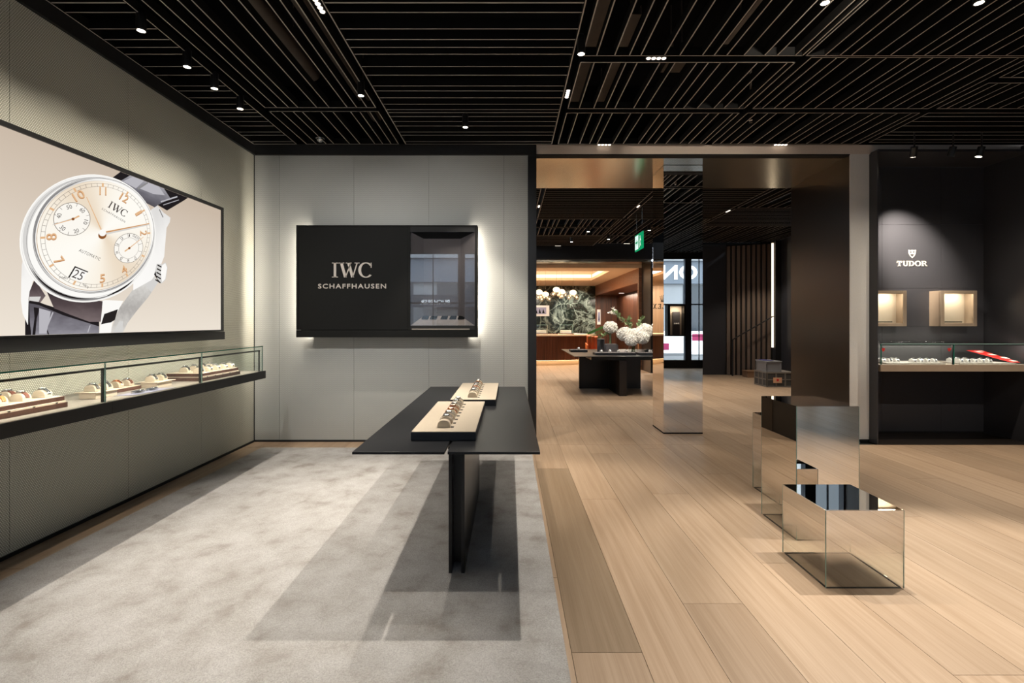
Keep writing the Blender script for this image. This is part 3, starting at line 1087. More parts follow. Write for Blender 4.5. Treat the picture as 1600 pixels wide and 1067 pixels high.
# ================================================================ SHOWCASE ALONG THE SIDE WALL
SY0, SY1, SX = 1.2, 5.20, -2.62
t = empty('glass_showcase', (-2.9, 3.2, 0.89), 'long black wall shelf with glass cover under the lit watch picture', 'showcase')
for a, b in [(SY0, 2.175), (2.175, 3.19), (3.19, 4.17), (4.17, SY1)]:
    BX(SX - 0.02, SX, a + 0.001, b - 0.001, 0.89, 0.97).build('front_rail', M['black'], t)
BX(XL, SX - 0.02, SY0, SY1, 0.89, 0.955).build('shelf_body', M['black'], t)
BX(XL, SX - 0.0205, SY0, SY1 - 0.012, 0.955, 0.97).build('shelf_top', M['shelf'], t)
GZ = 1.236
seams = [SY0, 2.17, 3.165, 4.16, SY1 - 0.02]
for a, b in zip(seams, seams[1:]):
    BX(SX - 0.03, SX - 0.024, a + 0.003, b - 0.003, 0.97, GZ - 0.008).build('glass_front', M['glass'], t)
    BX(XL + 0.01, SX - 0.0235, a + 0.001, b - 0.001, GZ - 0.008, GZ).build('glass_top', M['glass'], t)
BX(SX - 0.0238, SX - 0.021, SY0, SY1 - 0.016, GZ - 0.008, GZ).build('glass_edge', M['glassedge'], t)
for y in seams[1:-1]:
    BX(SX - 0.031, SX - 0.0225, y - 0.0028, y + 0.0028, 0.97, GZ - 0.008).build('glass_edge', M['glassedgel'], t)
BX(SX - 0.03, SX - 0.022, seams[-1] - 0.003, seams[-1] + 0.003, 0.97, GZ - 0.008).build('glass_edge', M['glassedgel'], t)
BX(XL + 0.01, SX - 0.031, SY1 - 0.026, SY1 - 0.020, 0.97, GZ - 0.008).build('glass_end', M['glass'], t)
BX(SX - 0.052, SX - 0.036, SY0, SY1 - 0.05, GZ - 0.055, GZ - 0.043).build('light_rail', M['blackm'], t)
for y in seams[1:-1]:
    BX(SX - 0.050, SX - 0.038, y - 0.006, y + 0.006, 0.97, GZ - 0.055).build('rail_post', M['blackm'], t)
BX(SX - 0.050, SX - 0.038, SY1 - 0.062, SY1 - 0.05, 0.97, GZ - 0.055).build('rail_post', M['blackm'], t)
for k, y in enumerate([1.7, 2.67, 3.66, 4.64]):
    strip((SX - 0.044, y, GZ - 0.0565), (-0.9, 0, -0.5), (0, 1, 0), 6.0, 0.012, 0.92, NEUTRAL)

SZ = 0.9704


def wood_tray(x0, x1, y0, y1, label, tiers=2):
    t = empty('wooden_tray', ((x0 + x1) / 2, (y0 + y1) / 2, SZ), label, 'tray', 'wooden trays in the wall showcase')
    if tiers == 2:
        BX(x0, x1, y0, y1, SZ, SZ + 0.030).build('lower_tier', M['tray_wood'], t, bevel=0.001)
        BX(x0 + 0.006, x1 - 0.006, y0 + 0.006, y1 - 0.006, SZ + 0.030, SZ + 0.040).build('cream_band', M['cream'], t)
        for k in range(5):
            yy = y0 + (k + 0.5) * (y1 - y0) / 5
            BX(x1 - 0.0065, x1 - 0.001, yy - 0.006, yy + 0.006, SZ + 0.031, SZ + 0.039).build('clasp', M['chrome'], t)
        BX(x0, x1 - 0.02, y0, y1, SZ + 0.040, SZ + 0.066).build('upper_tier', M['tray_wood'], t, bevel=0.001)
        BX(x0 + 0.004, x1 - 0.024, y0 + 0.004, y1 - 0.004, SZ + 0.066, SZ + 0.069).build('cream_pad', M['cream'], t)
        return SZ + 0.069
    BX(x0, x1, y0, y1, SZ, SZ + 0.026).build('lower_tier', M['tray_wood'], t, bevel=0.001)
    BX(x0 + 0.004, x1 - 0.004, y0 + 0.004, y1 - 0.004, SZ + 0.026, SZ + 0.029).build('cream_pad', M['cream'], t)
    return SZ + 0.029


z = wood_tray(-3.06, -2.74, 2.30, 3.0, 'two-tier dark wood tray with cream pads, at the frame edge of the wall showcase')
G = 'wall showcase'
for k, (y, kd) in enumerate([(2.93, 'steel'), (2.80, 'brown'), (2.67, 'tan'), (2.54, 'brown'), (2.41, 'steel')]):
    show(-2.83, y, z, kd, 0, ORD[k] + ' of the front row on the outer two-tier tray', G)
for k, (y, kd) in enumerate([(2.86, 'brown'), (2.72, 'gold'), (2.58, 'dark'), (2.44, 'tan')]):
    show(-2.97, y, z, kd, 0, ORD[k] + ' of the wall row on the outer two-tier tray', G)


def stand(x0, x1, y0, y1, label):
    t = empty('cream_stand', ((x0 + x1) / 2, (y0 + y1) / 2, SZ), label, 'stand', 'cream stands in the wall showcase')
    BX(x0, x1, y0, y1, SZ, SZ + 0.042).build('stand_base', M['cream'], t, bevel=0.001)
    BX(x0 - 0.018, x1 + 0.018, y0 - 0.016, y1 + 0.022, SZ + 0.042, SZ + 0.047).build('stand_plate', M['cream'], t)
    return SZ + 0.047


z = stand(-2.93, -2.815, 3.29, 3.47, 'cream suede stand on the shelf next to the glass joint')
for k, (y, kd) in enumerate([(3.33, 'dark'), (3.43, 'dark')]):
    show(-2.872, y, z, kd, 0, ('front' if k == 0 else 'rear') + ' one on the cream stand by the glass joint', G)
z = wood_tray(-3.06, -2.90, 3.50, 3.81, 'low dark wood tray on the shelf between the two cream stands', 1)
for k, (y, kd) in enumerate([(3.56, 'brown'), (3.66, 'gold'), (3.76, 'brown')]):
    show(-2.975, y, z, kd, 0, ORD[k] + ' on the low wood tray between the cream stands', G)
z = stand(-2.93, -2.80, 3.84, 4.01, 'cream suede stand on the shelf beside the printed leaflet')
for k, (y, kd) in enumerate([(3.875, 'dark'), (3.975, 'dark')]):
    show(-2.865, y, z, kd, 0, ('front' if k == 0 else 'rear') + ' one on the cream stand beside the leaflet', G)
z = wood_tray(-3.03, -2.70, 4.27, 4.85, 'two-tier dark wood tray with cream pads, at the corner end of the wall showcase')
for k, (y, kd) in enumerate([(4.33, 'dark'), (4.45, 'steel'), (4.57, 'steel'), (4.69, 'steel'), (4.80, 'steel')]):
    show(-2.78, y, z, kd, 0, ORD[k] + ' of the front row on the corner two-tier tray', G)
for k, (y, kd) in enumerate([(4.37, 'dark'), (4.49, 'bluish'), (4.61, 'dark'), (4.73, 'steel')]):
    show(-2.93, y, z, kd, 0, ORD[k] + ' of the wall row on the corner two-tier tray', G)
lf = MB()
lf.prism([(-2.80, 3.42), (-2.68, 3.47), (-2.66, 3.86), (-2.79, 3.80)], lambda u, v, d: (u, v, SZ + d), 0.0005, 0.003)
lf = lf.build('leaflet', M['lilac'])
tag(lf, 'lilac printed leaflet lying flat on the showcase shelf', 'leaflet')
for y, w in [(3.56, 'nearer the glass joint'), (3.70, 'nearer the cream stand')]:
    t = empty('flat_watch', (-2.735, y, SZ + 0.0032), 'steel watch lying coiled on the lilac leaflet, ' + w, 'watch', 'watches on the leaflet')
    m = MB()
    ring = [(0.055 * math.cos(a), 0.03 * math.sin(a)) for a in [2 * PI * i / 24 for i in range(24)]]
    for i in range(24):
        j = (i + 1) % 24
        (a, b), (c, d) = ring[i], ring[j]
        zz = SZ + 0.0034
        m.prism([(-2.735 + b, y + a), (-2.735 + d, y + c), (-2.735 + d * .86, y + c * .9), (-2.735 + b * .86, y + a * .9)], lambda u, v, q: (u, v, q), zz, zz + 0.016)
    m.build('bracelet', M['steel'], t)
    MB().lathe([(0.018, SZ + 0.0195), (0.02, SZ + 0.023), (0.018, SZ + 0.028)], (-2.715, y, 0), 16).build('watch_case', M['steel'], t, smooth=40)

# ================================================================ LIT WATCH PICTURE ON THE SIDE WALL
BXF = -3.03
lb = empty('light_box', (-3.1, 3.2, 1.31), 'backlit picture of a large silver wristwatch in a black frame on the side wall', 'light box')
LY0, LY1 = 1.1, 5.12
BX(-3.14, BXF - 0.012, LY0, LY1 - 0.003, 1.40, 2.69).build('box_body', M['black'], lb)
for a in [(LY0, LY1, 2.668, 2.70), (LY0, LY1, 1.395, 1.412)]:
    BX(-3.14, BXF + 0.006, *a).build('frame_rail', M['black'], lb)
BX(-3.14, BXF + 0.006, LY1 - 0.035, LY1, 1.412, 2.668).build('frame_stile', M['black'], lb)
BX(-3.14, BXF + 0.006, LY0, LY0 + 0.035, 1.412, 2.668).build('frame_stile', M['black'], lb)
BX(-3.14, BXF + 0.016, LY0, LY1, 1.31, 1.392).build('lower_housing', M['black'], lb)
BX(XL, -3.14, LY0 + 0.3, LY1 - 0.25, 1.4, 2.6).build('wall_spacer', M['blackm'], lb)


def picture_bg():
    k = N('picture_ground')
    tc = k.n('ShaderNodeTexCoord')
    sp = k.n('ShaderNodeSeparateXYZ')
    k.l(tc.outputs['Generated'], sp.inputs[0])
    nz = k.n('ShaderNodeTexNoise')
    nz.inputs['Scale'].default_value = 1.2
    k.l(tc.outputs['Generated'], nz.inputs['Vector'])
    f = k.math('ADD', k.math('MULTIPLY', sp.outputs['Z'], 0.8), k.math('MULTIPLY', nz.outputs[0], 0.3))
    c = k.ramp(f, [(0.12, lin((238, 228, 214))), (0.55, lin((222, 209, 194))), (0.95, lin((201, 184, 166)))])
    k.p.inputs['Base Color'].default_value = (0, 0, 0, 1)
    k.l(c, k.p.inputs['Emission Color'])
    k.p.inputs['Emission Strength'].default_value = 0.86
    k.p.inputs['Roughness'].default_value = 0.6
    k.p.inputs['Specular IOR Level'].default_value = 0.0
    return k.m


def dial_ground():
    k = N('picture_dial')
    tc = k.n('ShaderNodeTexCoord')
    sp = k.n('ShaderNodeSeparateXYZ')
    k.l(tc.outputs['Object'], sp.inputs[0])
    an = k.math('ARCTAN2', k.math('SUBTRACT', sp.outputs['Z'], 0.445), sp.outputs['Y'])
    rays = k.math('ADD', k.math('MULTIPLY', k.math('COSINE', k.math('MULTIPLY', k.math('ADD', an, 0.9), 2.0)), 0.5), 0.5)
    c = k.ramp(rays, [(0.0, lin((255, 252, 244))), (0.55, lin((250, 241, 226))), (1.0, lin((236, 220, 198)))])
    k.p.inputs['Base Color'].default_value = (0, 0, 0, 1)
    k.l(c, k.p.inputs['Emission Color'])
    k.p.inputs['Emission Strength'].default_value = 0.86
    k.p.inputs['Specular IOR Level'].default_value = 0.0
    return k.m


P_ = {n: em('picture_' + n, c, s) for n, c, s in [
    ('white', (253, 251, 247), 0.86), ('silver', (214, 212, 209), 0.86), ('grey', (140, 138, 138), 0.86), ('dark', (40, 36, 36), 0.86),
    ('strap', (112, 110, 116), 0.86), ('strap_dark', (34, 30, 32), 0.86), ('strap_light', (186, 184, 190), 0.86), ('mauve', (92, 80, 82), 0.86),
    ('gold', (228, 184, 140), 0.86), ('gold_dark', (184, 128, 84), 0.86), ('tan', (196, 168, 138), 0.86), ('hub', (140, 86, 44), 0.86), ('ink', (70, 62, 60), 0.86), ('line', (120, 110, 104), 0.86), ('brushed', (188, 184, 178), 0.86), ('subdial', (252, 248, 240), 0.86)]}


def em_grad(name, stops, axis='Z', noise=0.25, scale=5.0):
    k = N('picture_' + name)
    tc = k.n('ShaderNodeTexCoord')
    sp = k.n('ShaderNodeSeparateXYZ')
    k.l(tc.outputs['Generated'], sp.inputs[0])
    nz = k.n('ShaderNodeTexNoise')
    nz.inputs['Scale'].default_value = scale
    k.l(tc.outputs['Generated'], nz.inputs['Vector'])
    f = k.math('ADD', k.math('MULTIPLY', sp.outputs[axis], 1 - noise), k.math('MULTIPLY', nz.outputs[0], noise))
    c = k.ramp(f, [(p, lin(q)) for p, q in stops])
    k.p.inputs['Base Color'].default_value = (0, 0, 0, 1)
    k.l(c, k.p.inputs['Emission Color'])
    k.p.inputs['Emission Strength'].default_value = 0.86
    k.p.inputs['Specular IOR Level'].default_value = 0.0
    return k.m


P_['strap'] = em_grad('strap_tone', [(0.1, (70, 66, 72)), (0.45, (112, 110, 118)), (0.9, (168, 166, 172))], 'Z', 0.3, 4)
P_['strap_low'] = em_grad('strap_low_tone', [(0.1, (150, 148, 156)), (0.5, (108, 104, 112)), (0.9, (70, 66, 72))], 'Z', 0.4, 5)
P_['brushed'] = em_grad('brushed_tone', [(0.1, (222, 218, 212)), (0.4, (176, 172, 168)), (0.62, (206, 203, 198)), (0.9, (238, 236, 232))], 'Z', 0.25, 14)
P_['mauve'] = em_grad('underside_tone', [(0.1, (128, 114, 114)), (0.5, (84, 72, 74)), (0.9, (58, 48, 50))], 'Z', 0.3, 3)
P_['lugtone'] = em_grad('lug_tone', [(0.1, (255, 253, 250)), (0.5, (248, 246, 243)), (0.9, (214, 212, 210))], 'Z', 0.4, 2)
scr = MB().quad((BXF - 0.006, LY0 + 0.03, 1.408), (BXF - 0.006, LY1 - 0.03, 1.408), (BXF - 0.006, LY1 - 0.03, 2.672), (BXF - 0.006, LY0 + 0.03, 2.672)).build('lit_picture', picture_bg(), lb)
ZT, ZB = 2.667, 1.413
LAY = [0]


def crescent(cx, cy, r, w, a0, a1, n=30):
    a0, a1 = math.radians(a0), math.radians(a1)
    out = []
    for i in range(n):
        q = []
        for j, sgn in ((i, -1), (i, 1), (i + 1, 1), (i + 1, -1)):
            f = j / n
            a = a0 + (a1 - a0) * f
            rr = r + sgn * w / 2 * math.sin(PI * f)
            q.append((cx + rr * math.cos(a), cy + rr * math.sin(a)))
        out.append(q)
    return out


def clip(poly):
    def cut(p, side, lim):
        out = []
        for i in range(len(p)):
            a, b = p[i], p[(i + 1) % len(p)]
            ia, ib = (a[1] - lim) * side <= 0, (b[1] - lim) * side <= 0
            if ia:
                out.append(a)
            if ia != ib:
                f = (lim - a[1]) / (b[1] - a[1])
                out.append((a[0] + f * (b[0] - a[0]), lim))
        return out
    return cut(cut(poly, 1, ZT), -1, ZB)


def art(name, polys, mat, mapped=None):
    """flat print on the picture's plane, one thin layer above the last"""
    LAY[0] += 1
    d = BXF - 0.006 + LAY[0] * 0.00014
    m = MB()
    for p in polys:
        if mapped:
            p = [mapped(*q) for q in p]
        p = clip(p)
        if len(p) > 2:
            m.flat(p, lambda u, v, q: (q, u, v), d)
    return m.build(name, mat, scr, recalc=False)


C0, A1, A2 = (3.602, 2.142), (0.4163, -0.1057), (0.2431, 0.3897)
dialmap = lambda u, v: (C0[0] + A1[0] * u + A2[0] * v, C0[1] + A1[1] * u + A2[1] * v)


def disc(cx, cy, r, n=64):
    return [(cx + r * math.cos(2 * PI * i / n), cy + r * math.sin(2 * PI * i / n)) for i in range(n)]


def ring(cx, cy, r0, r1, n=64, a0=0.0, a1=2 * PI):
    out = []
    for i in range(n):
        a, b = a0 + (a1 - a0) * i / n, a0 + (a1 - a0) * (i + 1) / n
        out.append([(cx + r0 * math.cos(a), cy + r0 * math.sin(a)), (cx + r1 * math.cos(a), cy + r1 * math.sin(a)), (cx + r1 * math.cos(b), cy + r1 * math.sin(b)), (cx + r0 * math.cos(b), cy + r0 * math.sin(b))])
    return out


def stroke(u0, v0, u1, v1, w0, w1=None):
    w1 = w0 if w1 is None else w1
    dx, dy = u1 - u0, v1 - v0
    L = math.hypot(dx, dy)
    nx, ny = -dy / L / 2, dx / L / 2
    return [(u0 + nx * w0, v0 + ny * w0), (u0 - nx * w0, v0 - ny * w0), (u1 - nx * w1, v1 - ny * w1), (u1 + nx * w1, v1 + ny * w1)]


art('printed_strap_edge', [[(3.70, 2.60), (3.80, 2.69), (3.90, 2.69), (3.80, 2.60)]], P_['strap_dark'])
art('printed_strap_edge', [[(4.17, 2.69), (4.6, 2.69), (4.50, 2.62), (4.287, 2.482), (4.14, 2.51)]], P_['strap_dark'])
art('printed_strap', [[(3.78, 2.60), (3.90, 2.69), (4.22, 2.69), (4.33, 2.60), (4.178, 2.506), (4.14, 2.475), (3.95, 2.50)]], P_['strap'])
art('printed_strap_shine', [[(3.80, 2.60), (3.92, 2.68), (4.03, 2.68), (3.93, 2.58)], [(3.97, 2.59), (4.07, 2.68), (4.17, 2.68), (4.26, 2.61), (4.12, 2.585)]], P_['strap_light'])
art('printed_stitching', [stroke(4.21, 2.56 - .02, 4.42, 2.66 - .02, .012), stroke(4.24, 2.545 - .025, 4.44, 2.64 - .025, .006)], P_['strap_light'])
art('printed_strap_crease', [stroke(3.95, 2.58, 4.06, 2.665, .012)], P_['grey'])
art('printed_lower_strap', [[(3.049, 1.629), (3.111, 1.611), (3.289, 1.548), (3.577, 1.472), (3.577, 1.40), (3.04, 1.40)]], P_['strap_low'])
art('printed_lower_strap_shadow', [[(3.057, 1.632), (3.094, 1.634), (3.154, 1.612), (3.577, 1.498), (3.577, 1.462), (3.289, 1.541), (3.119, 1.605), (3.053, 1.615)], [(3.085, 1.59), (3.125, 1.585), (3.105, 1.52), (3.095, 1.41), (3.075, 1.41), (3.09, 1.52)], stroke(3.165, 1.47, 3.185, 1.41, .008), [(3.03, 1.60), (3.055, 1.615), (3.06, 1.50), (3.07, 1.41), (3.03, 1.41)]], P_['strap_dark'])
art('printed_lower_strap_shine', [[(3.12, 1.585), (3.20, 1.565), (3.17, 1.42), (3.12, 1.42)], stroke(3.215, 1.56, 3.175, 1.47, .01)], P_['strap_light'])
art('printed_strap_crease', [stroke(3.50, 1.47, 3.48, 1.42, .008)], P_['strap_light'])
# case: flank, lugs, crown
art('printed_case_flank', [[(3.989, 1.854), (4.103, 1.918), (4.178, 1.837), (4.059, 1.699), (3.941, 1.589), (3.841, 1.485), (3.797, 1.41), (3.669, 1.41), (3.705, 1.485), (3.759, 1.6), (3.874, 1.731)]], P_['brushed'])
art('printed_case_flank_shine', [[(4.06, 1.90), (4.11, 1.915), (4.178, 1.837), (4.10, 1.745), (4.03, 1.80)]], P_['silver'])
art('printed_case_flank_shine', [[(3.76, 1.50), (3.80, 1.50), (3.79, 1.41), (3.70, 1.41)]], P_['silver'])
art('printed_lug', [[(4.10, 2.45), (4.17, 2.499), (4.24, 2.454), (4.328, 2.428), (4.32, 2.386), (4.279, 2.327), (4.263, 2.188), (4.25, 2.071), (4.19, 1.952), (4.10, 1.85), (3.9, 1.75), (3.9, 2.2)]], P_['lugtone'])
art('printed_lug', [[(3.035, 1.969), (3.008, 1.85), (3.005, 1.747), (3.003, 1.627), (3.014, 1.548), (3.047, 1.476), (3.051, 1.649), (3.077, 1.752), (3.111, 1.796), (3.2, 1.80), (3.2, 2.0)]], P_['lugtone'])
art('printed_lug', [[(3.528, 1.631), (3.628, 1.66), (3.80, 1.66), (3.759, 1.6), (3.693, 1.485), (3.681, 1.41), (3.577, 1.41), (3.589, 1.509), (3.605, 1.605)]], P_['white'])
art('printed_lug_edge', [stroke(4.19, 2.47, 4.235, 2.41, .012)], P_['grey'])
art('printed_lug_edge', [stroke(3.062, 1.64, 3.112, 1.735, .008)], P_['grey'])
art('printed_lug_shade', [[(3.62, 1.555), (3.747, 1.594), (3.717, 1.51), (3.681, 1.492), (3.592, 1.478)]], P_['dark'])
art('printed_lug_inside', [[(3.086, 1.761), (3.115, 1.735), (3.162, 1.667), (3.128, 1.622), (3.049, 1.631), (3.057, 1.69)]], P_['mauve'])
art('printed_lug_gleam', [[(3.055, 1.655), (3.13, 1.66), (3.115, 1.625), (3.052, 1.632)]], P_['silver'])
art('printed_case_underside', [[(3.167, 1.70), (3.289, 1.68), (3.438, 1.66), (3.605, 1.65), (3.589, 1.497), (3.49, 1.497), (3.337, 1.546), (3.22, 1.587)]], P_['mauve'])
art('printed_case', [disc(-0.035, -0.075, 1.195)], P_['white'], dialmap)
art('printed_case_shade', ring(-0.035, -0.075, 1.166, 1.171, 80) + crescent(-0.03, -0.07, 1.13, 0.07, 120, 262) , P_['silver'], dialmap)
art('printed_case_line', ring(-0.02, -0.05, 1.128, 1.133, 80) + crescent(-0.03, -0.07, 1.15, .035, 225, 330), P_['grey'], dialmap)
art('printed_case_dark', crescent(-0.03, -0.07, 1.132, .034, 232, 300), P_['dark'], dialmap)
art('printed_case_dark', crescent(-0.03, -0.07, 1.14, .04, 306, 338), P_['dark'], dialmap)
art('printed_bezel', [disc(0, 0, 1.095)], P_['silver'], dialmap)
art('printed_bezel_line', ring(0, 0, 1.088, 1.095, 80) + crescent(0, 0, 1.065, .045, 125, 250) + crescent(0, 0, 1.07, .02, 270, 400), P_['grey'], dialmap)
art('printed_bezel_shine', crescent(0, 0, 1.055, .05, -10, 150) + crescent(0, 0, 1.05, .02, 150, 320), P_['white'], dialmap)
art('printed_bezel_shade', crescent(0, 0, 1.036, .02, 150, 330), P_['tan'], dialmap)
art('printed_dial', [disc(0, 0, 1.035)], dial_ground(), dialmap)
# crown
art('printed_crown', [[(4.155, 1.995), (4.224, 2.0), (4.263, 2.019), (4.287, 1.977), (4.263, 1.867), (4.216, 1.829), (4.178, 1.843), (4.128, 1.895)]], P_['silver'])
art('printed_crown_ridge', [stroke(4.165 - i * .006, 1.985 - i * .032, 4.215 - i * .004, 1.972 - i * .034, .012) for i in range(5)] + [[(4.125, 1.90), (4.14, 1.93), (4.16, 1.87), (4.21, 1.83), (4.18, 1.84)]], P_['dark'])
art('printed_crown_face', [[(4.216, 1.985), (4.258, 2.012), (4.281, 1.975), (4.258, 1.872), (4.218, 1.84), (4.205, 1.93)]], P_['white'])
# minute track
tr = ring(0, 0, 0.985, 0.990, 90) + ring(0, 0, 0.925, 0.930, 90)
for i in range(60):
    a = math.radians(6 * i)
    tr.append(stroke(0.93 * math.sin(a), 0.93 * math.cos(a), 0.985 * math.sin(a), 0.985 * math.cos(a), 0.006 if i % 5 else 0.01))
art('printed_minute_track', tr, P_['line'], dialmap)
mk = []
for h in range(12):
    a = math.radians(30 * h)
    mk.append(stroke(0.92 * math.sin(a), 0.92 * math.cos(a), 0.995 * math.sin(a), 0.995 * math.cos(a), 0.035))
art('printed_hour_mark', mk, P_['gold'], dialmap)
# subdials
art('printed_subdial', [disc(-0.60, 0.01, 0.295)], P_['subdial'], dialmap)
art('printed_subdial', [disc(0.594, 0.01, 0.305)], P_['subdial'], dialmap)
sd = ring(-0.60, 0.01, 0.287, 0.296) + ring(0.594, 0.01, 0.297, 0.305) + ring(0.594, 0.01, 0.208, 0.213)
for i in range(12):
    a = math.radians(30 * i + 15)
    sd.append(stroke(-0.60 + .23 * math.sin(a) if i % 2 else -0.60 + .26 * math.sin(a), .01 + (.23 if i % 2 else .26) * math.cos(a), -0.60 + .29 * math.sin(a), .01 + .29 * math.cos(a), .007))
for i in range(9):
    a = math.radians(-70 - 35 * i + 35)
    sd.append(stroke(.594 + .21 * math.sin(a), .01 + .21 * math.cos(a), .594 + .3 * math.sin(a), .01 + .3 * math.cos(a), .007))
for side in (-1, 1):
    art('printed_subdial_ring', [p for p in sd if p[0][0] * side > 0], P_['line'], dialmap)


def dial_text(word, cu, cv, w, h, mat, rot=0.0, bold=0.0, space=1.0, up=1):
    LAY[0] += 0.3
    d = BXF - 0.006 + LAY[0] * 0.00014
    c, s = math.cos(rot), math.sin(rot)

    def fn(u, v, q):
        x, y = dialmap(cu + c * u - s * v, cv + s * u + c * v)
        return (d, x, y)
    return sans(word, (-w / 2, w / 2, -h / 2, h / 2), fn, 'printed_lettering', mat, scr, 0, bold, space)


for h, wd in [(12, .17), (1, .055), (2, .1), (4, .11), (5, .1), (7, .1), (8, .11), (10, .19), (11, .13)]:
    a = math.radians(30 * h)
    dial_text(str(h), .835 * math.sin(a), .835 * math.cos(a), wd, .155, P_['gold_dark'], -a if h in (10, 11, 12, 1, 2) else (-a if h in (8,) else PI - a if h in (4, 5, 7) else -a), 0.012)
    dial_text(str(h), .835 * math.sin(a) - .008, .835 * math.cos(a) + .012, wd, .155, P_['gold'], -a if h in (10, 11, 12, 1, 2) else (-a if h in (8,) else PI - a if h in (4, 5, 7) else -a), 0.0)
for k, wrd in enumerate(['60', '10', '20', '30', '40', '50']):
    a = math.radians(30 + 60 * k - 15 + 0)
    dial_text(wrd, -0.60 + .22 * math.sin(a), .01 + .22 * math.cos(a), .085, .07, P_['ink'], -a if k in (0, 1, 5) else PI - a if k in (2, 3) else -a)
for k, wrd in enumerate(['1', '2', '3', '4', '5', '6', '7']):
    a = math.radians(-17 - 35 * k - 12)
    dial_text(wrd, .594 + .257 * math.sin(a), .01 + .257 * math.cos(a), .02 if wrd == '1' else .035, .055, P_['ink'], -a)
dial_text('DAYS', .594 + .02, .01 + .255, .16, .05, P_['ink'], -0.15)
LAY[0] += 1
DW = BXF - 0.006 + LAY[0] * 0.00014


def dial_fn(u, v, q):
    x, y = dialmap(u, v)
    return (DW, x, y)


serif('IWC', -0.20, 0.20, 0.51, 0.65, dial_fn, 'printed_lettering', P_['ink'], scr, 0.0, 0.02)
dial_text('SCHAFFHAUSEN', -0.01, 0.43, .52, .04, P_['ink'], 0, 0, 1.35)
dial_text('AUTOMATIC', -0.02, -0.42, .42, .055, P_['ink'], 0, 0, 1.2)
dial_text('SWISS', -0.21, -0.945, .14, .035, P_['ink'], 0.2)
dial_text('MADE', 0.20, -0.945, .13, .035, P_['ink'], -0.2)
art('printed_date_window', [rc(-.13, -.90, .10, -.72)], P_['white'], dialmap)
art('printed_date_frame', [rc(-.15, -.915, -.125, -.70), rc(-.15, -.72, .11, -.70)], P_['dark'], dialmap)
dial_text('25', -0.015, -0.815, .18, .15, P_['ink'])
LAY[0] += 1
art('printed_hand_shadow', [stroke(-.03, 0, .74, .64, .05, .02), stroke(-.62 - .2, -.23, -.54, .10, .012, .02)], P_['silver'], dialmap)
art('printed_hand', [stroke(-.03, .035, .73, .66, .035, .02), stroke(-.03, .035, -.61, .47, .02, .012), stroke(-.60, .01, -.80, -.21, .02, .01), stroke(-.60, .01, -.54, .11, .025, .03), stroke(.594, .01, .755, .35, .02, .01), stroke(.594, .01, .54, -.09, .03, .025)], P_['gold'], dialmap)
art('printed_hand_core', [stroke(-.03, .035, .73, .66, .012, .006)], P_['gold_dark'], dialmap)
art('printed_hub', [disc(-.01, -.005, .075, 24), disc(-.60, .01, .025, 16), disc(.594, .01, .025, 16)], P_['hub'], dialmap)
art('printed_hub_cap', [disc(-.03, .035, .066, 24)], P_['white'], dialmap)
strip((-3.15, LY1 - 0.08, 2.0), (-0.35, 1, 0), (0, 0, 1), 9, 0.016, 1.2, NEUTRAL)

# ================================================================ LETTERED WALL CABINET
CX0, CX1, CZ0, CZ1, CY = -2.569, -0.386, 1.307, 2.658, 5.83
NX0, NX1, NZ0, NZ1 = -1.196, -0.420, 1.41, 2.60
cb = empty('wall_cabinet', ((CX0 + CX1) / 2, 5.92, CZ0), 'black wall cabinet with pale lettering and a glazed display niche, lit from behind', 'cabinet')
BX(CX0 + 0.03, NX0 - 0.03, CY, 5.95, CZ0 + 0.09, CZ1 - 0.02).build('front_panel', M['panelblk'], cb, bevel=0.002)
BX(CX0, CX0 + 0.028, CY - 0.004, 5.95, CZ0 + 0.088, CZ1 - 0.018).build('side_stile', M['panelblk'], cb)
BX(CX1 - 0.032, CX1, CY - 0.004, 5.95, CZ0 + 0.088, CZ1 - 0.018).build('side_stile', M['panelblk'], cb)
BX(NX0 - 0.028, NX0, CY - 0.004, 5.95, CZ0 + 0.088, CZ1 - 0.018).build('side_stile', M['panelblk'], cb)
BX(CX0, CX1, CY - 0.006, 5.95, CZ1 - 0.018, CZ1).build('top_rail', M['panelblk'], cb)
BX(CX0, CX1, CY - 0.006, 5.95, CZ0, CZ0 + 0.086).build('bottom_rail', M['panelblk'], cb)
BX(CX0 + 0.004, CX1 - 0.004, 5.95, 5.954, CZ0 + 0.004, CZ1 - 0.004).build('back_board', M['blackm'], cb)
BX(CX0 + 0.16, CX1 - 0.16, 5.954, YB, CZ0 + 0.1, CZ1 - 0.1).build('wall_spacer', M['blackm'], cb)
BX(NX0, NX1 + 0.002, CY, 5.95, NZ1 - 0.02, CZ1 - 0.018).build('niche_header', M['blackm'], cb)
ny0, ny1 = CY + 0.02, 5.945
bk = (-1.075 + 0.02, -0.60, 1.565, 2.515)
n_ = MB()
n_.quad((NX0, ny0, NZ0), (bk[0], ny1, bk[2]), (bk[0], ny1, bk[3]), (NX0, ny0, NZ1 - 0.02))
n_.build('niche_side', M['nichegrey'], cb, recalc=False)
MB().quad((NX1, ny0, NZ0), (bk[1], ny1, bk[2]), (bk[1], ny1, bk[3]), (NX1, ny0, NZ1 - 0.02)).build('niche_side', M['nichegrey'], cb, recalc=False)
MB().quad((bk[0], ny1, bk[2]), (bk[1], ny1, bk[2]), (bk[1], ny1, bk[3]), (bk[0], ny1, bk[3])).build('niche_back', M['nichegrey'], cb, recalc=False)
MB().quad((NX0, ny0, NZ1 - 0.02), (NX1, ny0, NZ1 - 0.02), (bk[1], ny1, bk[3]), (bk[0], ny1, bk[3])).build('niche_ceiling', M['blackm'], cb, recalc=False)
MB().quad((NX0, ny0, 1.45), (NX1, ny0, 1.45), (bk[1], ny1, bk[2]), (bk[0], ny1, bk[2])).build('niche_plate', M['plate'], cb, recalc=False)
